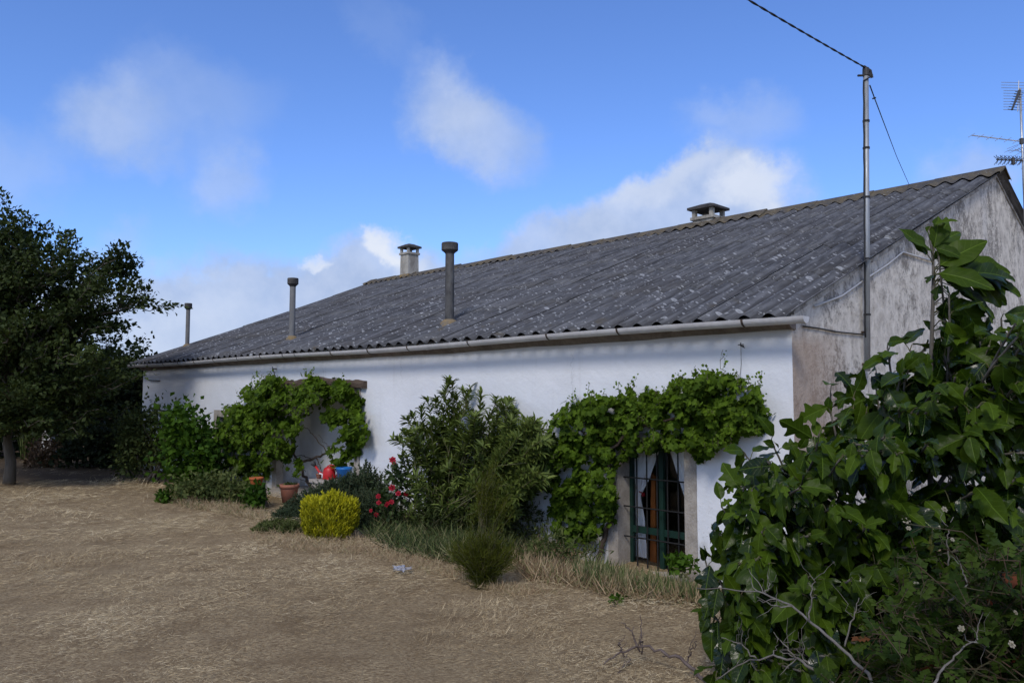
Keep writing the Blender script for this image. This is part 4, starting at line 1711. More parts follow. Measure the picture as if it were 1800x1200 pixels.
# the big dark tree on the left
tb = on_ground(16, 850)
td = tb[1]
tips = [at(px - 26, py + 38, td + dz) for px, py, dz in (
    (-6, 345, 0), (-40, 330, .6), (20, 395, -.6), (62, 378, .3), (100, 385, .8), (140, 382, .2), (120, 420, -.8), (160, 430, .5), (205, 440, .3), (238, 415, -.2),
    (235, 440, .4), (180, 470, -.6), (268, 492, 0), (225, 500, .8), (215, 535, .2), (180, 540, -.6), (218, 592, .2), (210, 610, -.3), (200, 590, .8), (195, 640, -.3),
    (205, 650, .5), (160, 640, -.9), (120, 640, .4), (80, 600, -1.2), (40, 560, -1.4), (100, 520, -1.2), (150, 585, -1.3), (60, 650, -1.5), (110, 690, -1.0), (20, 690, -1.2),
    (0, 705, -1.3), (50, 715, -1.2), (90, 722, -.8), (-30, 720, -1.0), (130, 715, -.6), (30, 725, .6), (170, 690, .4), (60, 460, -1.0), (10, 470, -1.4), (-60, 520, -1.2), (-60, 640, -1.0))]
broad_tree('broadleaf_tree', 'large dark broadleaf tree with a grey trunk at the left edge of the field', tb, at(12, 500, td + .05), .098,
           tips, at(-20, 560, td + .3), (2.4, 2.0, 1.6), 58, 100, .10, 'tree', 21, spread=.12)

# darker trees and hedge beyond the end of the house
hedge = [(-60, 640, 21, 1.9, 2.2), (110, 655, 22, 1.8, 2.6), (210, 640, 24, 1.6, 2.6), (30, 620, 27, 2.3, 3.4)]
labels = ['dark leafy tree at the left edge behind the big trunk', 'dense dark tree in deep shade beyond the white post', 'olive-green tree rising behind the far corner of the house', 'tall dim tree furthest back on the left']
for k, ((px, py, d, rw, rh), lb) in enumerate(zip(hedge, labels)):
    c = at(px, py, d)
    base = np.array([c[0] + .2, c[1], 0.0])
    rng = np.random.default_rng(50 + k)
    broad_tree('broadleaf_tree', lb, base, np.array([c[0], c[1], rh * .8]), .14, [], np.array([c[0], c[1], rh * .62]), (rw, rw * .9, rh * .52), 34, 46, .15, 'tree_far', 30 + k, tmpl=DIA_W, sub=6, spread=.24)


def shrub(name, label, cat, base_px, poly, thick, n, size, mat, seed, tmpl=DIA, nstems=10, stem_mat='bark', bright=(.45, .22), clump_px=30, stem_r=.012, ngrp=None, depth=None, up=.6):
    rng = np.random.default_rng(seed)
    g = on_ground(*base_px)
    d = depth or g[1]
    root = thing(name, (g[0], g[1], 0), label, cat)
    C = Cloud()
    cp = leaf_mass(C, poly, d, thick, n, size, tmpl, rng, bright, clump_px, ngrp, up)
    C.build('foliage', M[mat], root)
    if nstems:
        b = MB()
        idx = rng.choice(len(cp), min(nstems, len(cp)), replace=False)
        for i in idx:
            a = g + np.array([rng.normal() * .06, rng.normal() * .06, -.02])
            b.tube(bez(a, cp[i], 0, .05, 7, rng, .06), np.linspace(stem_r, stem_r * .35, 7), 6, caps=False)
        b.build('stem', M[stem_mat], root, True)
    return root


# shrubs left of the porch
shrub('shrub', 'dark small-leaved shrub with a leaning forked trunk near the far end of the house', 'shrub', (272, 846),
      [(205, 790), (212, 745), (235, 722), (262, 715), (292, 722), (312, 745), (315, 790), (300, 815), (262, 818), (235, 838), (210, 835), (203, 815)],
      .5, 5200, .085, 'shrub_dark', 61, nstems=9, stem_r=.028, bright=(.40, .2))
shrub('shrub', 'bright green leafy bush against the white wall between the dark shrub and the porch vine', 'shrub', (325, 856),
      [(290, 735), (300, 716), (318, 712), (335, 720), (352, 732), (364, 752), (378, 775), (388, 800), (392, 840), (340, 850), (300, 845), (285, 800)],
      .45, 3200, .115, 'shrub_light', 62, DIA_W, 8, 'stem', (.5, .22))


shrub('undergrowth', 'low very dark undergrowth spreading under the trees behind the grey trunk', 'undergrowth', (160, 818),
      [(92, 812), (98, 785), (112, 768), (140, 752), (175, 748), (215, 745), (250, 750), (252, 830), (200, 826), (150, 815), (120, 818)],
      .7, 3600, .13, 'tree_far', 68, DIA_W, 8, 'bark', (.45, .22), 30)
shrub('weed_clump', 'brown withered weeds in front of the white masonry post', 'weeds', (74, 818),
      [(44, 822), (48, 800), (60, 782), (76, 774), (92, 772), (104, 780), (110, 800), (112, 824)], .35, 1500, .10, 'withered', 70, DIA, 6, 'bark', (.4, .25), 18)
shrub('undergrowth', 'dark low growth left of the big trunk at the picture edge', 'undergrowth', (-20, 800),
      [(-160, 812), (-150, 740), (-60, 735), (0, 748), (38, 752), (40, 806), (0, 812)], .7, 2600, .15, 'tree_far', 74, DIA_W, 6, 'bark', (.45, .22), 30)
shrub('hedge', 'tall dark hedge closing the view at the far left behind every tree', 'hedge', (60, 768),
      [(-420, 775), (-420, 600), (-250, 585), (-60, 610), (60, 620), (160, 630), (235, 640), (262, 655), (262, 775)],
      1.2, 15000, .34, 'tree_far', 69, DIA_W, 12, 'bark', (.4, .22), 44, .03, 420, 31.0)


def spiky(name, label, cat, px, py, d_or_none, n, length, mat, seed, spread=.5):
    rng = np.random.default_rng(seed)
    g = on_ground(px, py) if d_or_none is None else at(px, py, d_or_none)
    g[2] = 0
    C = Cloud()
    D = np.stack([rng.normal(size=n) * spread, rng.normal(size=n) * spread, np.ones(n)], 1)
    pos = g + np.stack([rng.normal(size=n) * .05, rng.normal(size=n) * .05, np.zeros(n)], 1)
    N = rng.normal(size=(n, 3))
    C.put(t_needle(.03), pos, D, N, length * rng.uniform(.6, 1.1, n), rng.uniform(0, 1, n))
    o = C.build(name, M[mat])
    return tag(o, label, cat)


spiky('spiky_plant', 'clump of upright pale green sword leaves rising behind the bright bush', 'plant', 358, 850, None, 26, 1.25, 'weed', 71, .06)
spiky('spiky_plant', 'grey-green clump of sword leaves in the shade right of the big trunk', 'plant', 44, 808, 20.5, 60, .78, 'weed', 72, .13)

# white post far back under the trees, brown bank in front of it
p = on_ground(86, 806)
po = MB()
w = 11 / FPX * p[1]
h = at(86, 728, p[1])[2]
po.box(p[0] - w * .72, p[0] + w * .72, p[1] - .15, p[1] + .15, -.1, h - .08)
po.box(p[0] - w * .80, p[0] + w * .80, p[1] - .18, p[1] + .18, h - .078, h)
tag(po.build('gate_post', M['verge']), 'chipped white masonry post standing far back under the trees', 'post')

# weeds along the foot of the wall, left
shrub('weed_clump', 'sprawling pale weeds at the foot of the porch vine', 'weeds', (380, 880),
      [(285, 868), (300, 852), (330, 845), (370, 838), (405, 832), (440, 848), (462, 880), (455, 896), (420, 898), (360, 888), (310, 884)],
      .5, 4200, .075, 'weed', 63, DIA, 10, 'stem', (.45, .25), 22)
shrub('weed_clump', 'small bright weed tuft alone at the edge of the straw on the left', 'weeds', (288, 884),
      [(278, 884), (276, 868), (286, 858), (298, 866), (300, 884)], .1, 260, .07, 'shrub_light', 64, DIA_W, 3, 'stem', (.5, .2), 8)
shrub('weed_clump', 'green leafy weed against the left foot of the porch wall', 'weeds', (452, 895),
      [(438, 892), (436, 860), (448, 845), (462, 852), (466, 892)], .2, 500, .085, 'shrub_light', 65, DIA_W, 5, 'stem', (.45, .2), 12)

# oleander
def oleander():
    rng = np.random.default_rng(77)
    g = on_ground(812, 932)
    root = thing('oleander_bush', (g[0], g[1], 0), 'tall oleander bush with narrow leaves in the middle of the white wall', 'bush')
    poly = [(700, 770), (712, 735), (735, 712), (752, 705), (765, 695), (790, 672), (800, 690), (826, 678), (842, 700), (858, 702), (872, 690), (890, 705), (905, 720),
            (915, 745), (938, 748), (958, 775), (962, 800), (945, 822), (930, 850), (905, 880), (860, 885), (760, 890), (735, 865), (728, 820), (735, 790)]
    C = Cloud()
    b = MB()
    tips = np.concatenate([sample_poly(poly, 120, rng), sample_poly([(735, 850), (900, 850), (960, 770), (966, 810), (925, 880), (900, 915), (730, 915), (722, 880)], 60, rng), sample_poly([(890, 715), (940, 735), (978, 770), (970, 850), (920, 880), (885, 800)], 60, rng)])
    extra = np.array([(790, 668), (795, 672), (826, 680), (846, 690), (873, 700), (896, 706), (892, 712), (715, 738), (700, 768), (692, 772), (712, 760), (726, 775), (940, 748), (956, 772), (968, 790), (962, 812), (950, 830), (930, 742), (905, 724), (752, 704), (767, 700), (742, 718), (730, 836), (725, 810), (716, 800)])
    tips = np.concatenate([tips, extra])
    for (x, y) in tips:
        d = min(g[1] + rng.uniform(-.42, .40), on_front(x, y, -rng.uniform(.08, .6))[1])
        tip = at(x, y, d)
        a = g + np.array([rng.normal() * .22 + (tip[0] - g[0]) * .25, rng.normal() * .1, 0])
        pth = bez(a, tip, 0, .02, 9, rng, .0)
        pth[:, 0] += (a[0] - tip[0]) * .12 * np.sin(np.linspace(0, PI, 9))
        L = np.linalg.norm(tip - a)
        b.tube(pth, np.linspace(.010, .004, 9), 5, caps=False)
        m = int(20 + 80 * min(1, L / 1.4))
        f = 1 - (rng.uniform(0, 1, m) ** 1.3) * min(.9, .75 / max(L, .3))
        pos = np.stack([np.interp(f, np.linspace(0, 1, 9), pth[:, i]) for i in range(3)], 1)
        axis = (pth[-1] - pth[-3])
        axis /= np.linalg.norm(axis)
        u = rng.normal(size=(m, 3))
        u -= axis * (u @ axis)[:, None]
        u /= np.linalg.norm(u, axis=1)[:, None]
        D = axis * rng.uniform(.35, 1.0, m)[:, None] + u * .85
        C.put(LANCE, pos, D, axis * .8 + UP * .4 - u * .2 + rng.normal(size=(m, 3)) * .2, rng.uniform(.08, .15, m), np.clip(rng.normal(.45, .22, m) + .25 * (f - .7), 0, 1))
    C.build('foliage', M['oleander'], root)
    b.build('stem', M['stem'], root, True)


oleander()


# rosemary: upright needled shoots massed on a mound
def rosemary(name, label, base_px, spec, n_shoot, seed, mat, length=.22, need=.028, per=46, lean=.35, tmpl=t_needle(.16)):
    """spec: list of (px, py_top, depth, radius_m) mound centres; shoots grow from under the dome surface"""
    rng = np.random.default_rng(seed)
    g = on_ground(*base_px)
    root = thing(name, (g[0], g[1], 0), label, 'bush')
    C = Cloud()
    b = MB()
    tot = sum(s[3] ** 2 for s in spec)
    for px, py, d, r in spec:
        top = at(px, py, d)
        h = max(top[2] - .02, .1)
        c = np.array([top[0], top[1], 0])
        m = int(n_shoot * r * r / tot)
        for _ in range(m):
            u = unit(rng, 1)[0]
            u[2] = abs(u[2])
            q = c + u * np.array([r, r, h]) * rng.uniform(.55, 1.0)
            dirv = UP * .9 + u * np.array([1, 1, .3]) * lean * 1.6 + rng.normal(size=3) * .22
            dirv /= np.linalg.norm(dirv)
            ln = length * rng.uniform(.5, 1.2)
            a = q - dirv * ln
            a[2] = max(a[2], .0)
            b.tube([a, a * .5 + q * .5, q], [.0035, .003, .002], 4, caps=False)
            f = rng.uniform(0, 1, per)
            pos = a + (q - a) * f[:, None]
            w = rng.normal(size=(per, 3))
            D = w / np.linalg.norm(w, axis=1)[:, None] * .8 + dirv * .8
            C.put(tmpl, pos, D, rng.normal(size=(per, 3)), need * rng.uniform(.6, 1.3, per) * (1.15 - .4 * f), np.clip(rng.normal(.45, .2, per) + .3 * (f - .5), 0, 1))
    C.build('foliage', M[mat], root)
    b.build('stem', M['stem'], root)
    return root


rosemary('rosemary_bush', 'broad dark rosemary bush between the porch and the clipped yellow shrub', (600, 925),
         [(638, 804, 11.2, .42), (650, 812, 11.0, .35), (612, 824, 10.9, .50), (582, 830, 10.9, .50), (556, 844, 11.2, .44), (530, 872, 11.3, .36), (655, 846, 10.6, .38), (515, 888, 10.9, .34), (640, 855, 10.3, .40)],
         3600, 81, 'rosemary', .24, .040, 44)
rosemary('lavender_clump', 'low grey-green clump with dry stalks left of the yellow shrub', (485, 938),
         [(490, 905, 10.1, .28), (470, 918, 9.9, .22), (512, 908, 9.8, .22)], 520, 82, 'weed', .20, .034, 30)


# clipped golden shrub: many short vertical shoots filling a rounded block
def golden():
    rng = np.random.default_rng(83)
    g = on_ground(571, 950)
    g[1] += .25
    root = thing('golden_shrub', (g[0], g[1], 0), 'compact bright yellow clipped shrub at the edge of the straw', 'shrub')
    C = Cloud()
    b = MB()
    W_, D_, H_ = .335, .26, .47
    n = 2300
    for k in range(n):
        # superellipsoid surface and interior
        u = rng.uniform(-1, 1, 3)
        while (abs(u[0]) ** 3.4 + abs(u[1]) ** 3.0 + abs(u[2]) ** 4.0) > 1:
            u = rng.uniform(-1, 1, 3)
        s = (abs(u[0]) ** 3.4 + abs(u[1]) ** 3.0 + abs(u[2]) ** 4.0) ** .3
        u = u / max(s, .3) * rng.uniform(.78, 1.0)
        q = g + np.array([u[0] * W_ * (1 - .08 * (u[2] < -.4)), u[1] * D_, .26 + u[2] * .235])
        q[2] += .025 * math.sin(u[0] * 6 + 1) * (u[2] > .3) + rng.normal() * .012
        dirv = UP * .9 + np.array([u[0], u[1], 0]) * .55 + rng.normal(size=3) * .18
        dirv /= np.linalg.norm(dirv)
        ln = rng.uniform(.06, .12)
        a = q - dirv * ln
        m = 14
        f = rng.uniform(0, 1, m)
        pos = a + (q - a) * f[:, None] + rng.normal(size=(m, 3)) * .006
        w = rng.normal(size=(m, 3))
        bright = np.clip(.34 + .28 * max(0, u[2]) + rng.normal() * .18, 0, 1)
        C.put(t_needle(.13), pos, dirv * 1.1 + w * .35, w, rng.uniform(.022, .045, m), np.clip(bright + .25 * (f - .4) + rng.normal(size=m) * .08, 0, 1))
    for k in range(26):
        e = g + np.array([rng.uniform(-1, 1) * W_ * .8, rng.uniform(-1, 1) * D_ * .8, rng.uniform(.25, .42)])
        b.tube(bez(g + rng.normal(size=3) * np.array([.08, .06, 0]), e, 0, .03, 5, rng), np.linspace(.010, .003, 5), 5, caps=False)
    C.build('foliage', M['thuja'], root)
    b.build('stem', M['twig'], root)


golden()


# rose bush with red blooms by the oleander
def bloom(b, c, r, rng, facing):
    facing = facing / np.linalg.norm(facing)
    x = np.cross(facing, [.3, .2, 1.0])
    x /= np.linalg.norm(x)
    y = np.cross(facing, x)
    for ring, (rr, lift, n) in enumerate(((1.0, .15, 6), (.72, .35, 5), (.42, .5, 4))):
        for k in range(n):
            a = 2 * PI * k / n + ring * .5 + rng.normal() * .1
            o = math.cos(a) * x + math.sin(a) * y
            s = math.cos(a + PI / 2) * x + math.sin(a + PI / 2) * y
            w = rr * .62
            V = [c, c + r * (o * rr * .6 + s * w * .6 + facing * lift * .7), c + r * (o * rr + s * w * .3 + facing * lift),
                 c + r * (o * rr - s * w * .3 + facing * lift), c + r * (o * rr * .6 - s * w * .6 + facing * lift * .7)]
            b.add(V, [(0, 1, 2, 3, 4)], rng.uniform(0, 1))
    V = []
    for k in range(6):
        a = 2 * PI * k / 6
        V.append(c + r * (.2 * (math.cos(a) * x + math.sin(a) * y) + .62 * facing))
    b.add(V + [c], [tuple(range(6))] + [(i, 6, (i + 1) % 6) for i in range(6)], .3)


def rose_bush():
    rng = np.random.default_rng(91)
    g = on_ground(690, 930)
    d = g[1]
    root = thing('rose_bush', (g[0], g[1], 0), 'thin rose bush with deep red blooms left of the oleander', 'bush')
    C = Cloud()
    poly = [(664, 880), (672, 850), (684, 820), (700, 812), (716, 826), (712, 850), (722, 880), (712, 905), (690, 915), (670, 905)]
    cp = leaf_mass(C, poly, d, .22, 900, .062, DIA_W, rng, (.45, .2), 20, 26)
    C.build('foliage', M['garden_rose_leaf'], root)
    b = MB()
    fl = [(690, 808, .075), (692, 812, .05), (689, 857, .07), (665, 872, .055), (666, 883, .055), (700, 867, .06), (713, 868, .062), (680, 886, .06), (688, 882, .055), (661, 904, .05), (652, 897, .04)]
    for px, py, r in fl:
        c = at(px, py, d - .2 + rng.uniform(-.12, .12))
        b.tube(bez(g + rng.normal(size=3) * np.array([.05, .05, 0]), c, 0, .02, 6, rng), np.linspace(.007, .003, 6), 5, caps=False)
        f = MB()
        bloom(f, c, r * .62, rng, np.array([rng.normal() * .3, -.9, .5 + rng.normal() * .2]))
        f.build('flower', M['petal_red'], root)
    for i in range(0, len(cp), 2):
        b.tube(bez(g + rng.normal(size=3) * np.array([.05, .05, 0]), cp[i], 0, .03, 6, rng), np.linspace(.006, .002, 6), 5, caps=False)
    b.build('stem', M['stem'], root, True)


rose_bush()


# feathery fennel-like plants
def feathery(name, label, base_px, hgt, rad, n, seed, mat='fennel', bias=0.0, bare=0.0, sub=90, nl=.06):
    rng = np.random.default_rng(seed)
    g = on_ground(*base_px)
    root = thing(name, (g[0], g[1], 0), label, 'plant')
    C = Cloud()
    b = MB()
    for k in range(n):
        a = rng.uniform(0, 2 * PI)
        rr = rad * rng.uniform(0, 1) ** .6
        tip = g + np.array([math.cos(a) * rr + bias, math.sin(a) * rr * .8, hgt * (1 - .45 * (rr / rad) ** 2) * rng.uniform(.7, 1.05)])
        s = g + np.array([rng.normal() * .03, rng.normal() * .03, 0])
        pth = bez(s, tip, 0, .02, 6, rng, .05)
        b.tube(pth, np.linspace(.0045, .0015, 6), 4, caps=False)
        f = rng.uniform(bare, 1, sub)
        pos = np.stack([np.interp(f, np.linspace(0, 1, 6), pth[:, i]) for i in range(3)], 1) + rng.normal(size=(sub, 3)) * .022
        D = (tip - s) / np.linalg.norm(tip - s) * .9 + rng.normal(size=(sub, 3)) * .6
        C.put(t_needle(.028), pos, D, rng.normal(size=(sub, 3)), nl * rng.uniform(.5, 1.4, sub), np.clip(rng.normal(.5, .2, sub) + .25 * (f - .6), 0, 1))
    C.build('foliage', M[mat], root)
    b.build('stem', M['stem'], root)


feathery('fennel_plant', 'low feathery olive-green fennel tuft on the straw before the oleander', (848, 1028), .50, .34, 150, 95)
feathery('fennel_plant', 'tall wispy fennel with bare lower stalks in front of the oleander', (846, 985), 1.0, .24, 40, 96, 'fennel', .12, .55, 60, .07)


# grass and straw
def blades(name, label, n, pts, mat, hgt, width, lean, seed, rnd=(0, 1), tmpl=None, cat='grass'):
    rng = np.random.default_rng(seed)
    C = Cloud()
    m = len(pts)
    pts = pts - np.stack([0 * pts[:, 0], 0 * pts[:, 0], dip(pts[:, 0], pts[:, 1])], 1)
    D = np.stack([rng.normal(size=m) * lean, rng.normal(size=m) * lean, np.ones(m)], 1)
    N = rng.normal(size=(m, 3))
    N[:, 2] *= .3
    r = rng.uniform(rnd[0], rnd[1], m)
    C.put(tmpl or t_needle(width), pts, D, N, hgt * rng.uniform(.4, 1.3, m), r)
    o = C.build(name, M[mat])
    return tag(o, label, cat, None, 'stuff')


def straw_field():
    rng = np.random.default_rng(101)
    n = 560000
    # denser towards the camera so that blades stay about even in the picture
    y = 3.2 * np.exp(rng.uniform(0, 1, n) ** .9 * math.log(24 / 3.2))
    x = rng.uniform(-.72, .62, n) * (y + .8)
    # keep off the house
    q = np.stack([x - CC[0], y - CC[1]], 1)
    v = q @ PP[:2]
    keep = v < -.05
    x, y = x[keep], y[keep]
    d = noise2(x, y, 2.6, 5) + .8 * noise2(x, y, 7.0, 6)
    big = noise2(x, y, .9, 31)
    keep = rng.uniform(size=len(x)) < np.clip(.60 + 1.1 * d + .45 * big, .10, 1)
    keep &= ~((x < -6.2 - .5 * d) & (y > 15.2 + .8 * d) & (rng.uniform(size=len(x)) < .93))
    x, y, d = x[keep], y[keep], d[keep]
    m = len(x)
    C = Cloud()
    # direction field: hay lies combed in loose swathes
    flow = noise2(x, y, 1.1, 9) * 3.0 + .15
    a = flow + rng.normal(size=m) * 1.25
    stand = np.where(noise2(x, y, 3.3, 12) > .30, .55, .11)
    D = np.stack([np.cos(a), np.sin(a), np.abs(rng.normal(size=m)) * stand], 1)
    N = UP + rng.normal(size=(m, 3)) * .4
    pos = np.stack([x, y, rng.uniform(-.005, .03, m) * (1 + .8 * (d > .2)) - dip(x, y)], 1)
    size = rng.uniform(.025, .095, m) * np.clip(y / 8.0, .62, 1.8)
    tone = np.clip(.40 + .55 * noise2(x, y, 1.6, 21) + .5 * d * .5 + rng.normal(size=m) * .24, 0, 1)
    W = np.array([(-.014, 0, 0), (.014, 0, 0), (.012, .55, .03), (-.012, .55, .03), (0, 1, 0)])
    C.put((W, [(0, 1, 2, 3), (3, 2, 4)]), pos, D, N, size, tone)
    o = C.build('straw', M['straw'])
    tag(o, 'loose mown straw lying over the whole field', 'straw', None, 'stuff')


straw_field()


def px_ground(poly, n, rng, zmax=None):
    q = sample_poly(poly, n, rng)
    return np.array([on_ground(x, y) for x, y in q])


rngg = np.random.default_rng(111)
# tall dry grass along the wall to the right
band = [(880, 985), (940, 950), (1000, 955), (1060, 985), (1110, 1000), (1205, 1005), (1240, 1030), (1245, 1068), (1180, 1060), (1100, 1052), (1000, 1032), (920, 1020)]
pts = px_ground(band, 6500, rngg)
wq = (pts - CC) @ DD
wv = (pts - CC) @ PP
hs = np.where((wq > .7) & (wq < 2.3) & (wv > -1.0), .085, .17) * (1 + .35 * noise2(pts[:, 0], pts[:, 1], 5, 3))
blades('dry_grass', 'tall dry grass along the wall below the barred window', 0, pts, 'dry_grass', hs, .020, .75, 112, (0, 1))
band2 = [(1000, 1000), (1040, 985), (1100, 1010), (1170, 1030), (1230, 1040), (1235, 1062), (1120, 1050), (1030, 1035)]
pts = px_ground(band2, 1500, rngg)
blades('green_grass', 'green blades mixed into the dry grass below the barred window', 0, pts, 'green_grass', .2, .03, .35, 113, (.3, 1))
band3 = [(640, 945), (680, 905), (730, 900), (800, 915), (880, 920), (950, 905), (985, 915), (980, 960), (900, 985), (830, 995), (760, 985), (690, 970)]
pts = px_ground(band3, 7000, rngg)
blades('green_grass', 'long dark green grass round the foot of the oleander', 0, pts, 'green_grass', .21, .020, .9, 114, (0, .9))
band4 = [(455, 925), (520, 925), (640, 945), (700, 965), (800, 1000), (900, 1030), (1000, 1045), (900, 1050), (760, 1010), (640, 975), (520, 968), (440, 950)]
pts = px_ground(band4, 6000, rngg)
blades('dry_grass', 'short pale stubble fringing the straw before the bushes', 0, pts, 'dry_grass', .085, .02, .9, 115, (.2, .9))
band5 = [(285, 880), (330, 870), (420, 890), (470, 905), (470, 920), (400, 905), (320, 892)]
pts = px_ground(band5, 2500, rngg)
blades('dry_grass', 'bleached grass fringe below the weeds on the left', 0, pts, 'dry_grass', .12, .02, .8, 116, (.2, 1))

shrub('weed_clump', 'dark tangled low growth under the oleander', 'weeds', (812, 938),
      [(700, 940), (715, 905), (760, 890), (830, 895), (900, 885), (945, 890), (960, 920), (940, 950), (860, 965), (770, 962), (720, 955)], .3, 3000, .075, 'shrub_dark', 75, LANCE, 6, 'stem', (.42, .25), 22)
shrub('weed_clump', 'straggly green and brown weeds between the oleander and the barred window', 'weeds', (985, 985),
      [(905, 985), (930, 950), (975, 935), (1020, 945), (1062, 968), (1060, 1000), (990, 1010), (930, 1005)], .25, 1300, .07, 'weed', 76, LANCE, 8, 'stem', (.4, .28), 20)
# low weeds by the window foot
shrub('weed_clump', 'bright vine-leaved weed at the foot of the window right jamb', 'weeds', (1195, 1008),
      [(1178, 1000), (1180, 976), (1200, 972), (1222, 985), (1224, 1010), (1195, 1010)], .12, 170, .075, 'shrub_light', 66, DIA_W, 4, 'stem', (.5, .2), 12)
shrub('weed_clump', 'small flat green weed out in the straw before the dry grass', 'weeds', (1085, 1058),
      [(1070, 1060), (1075, 1050), (1095, 1046), (1102, 1054), (1090, 1062)], .06, 120, .04, 'shrub_light', 67, DIA_W, 0, 'stem', (.4, .2), 6)


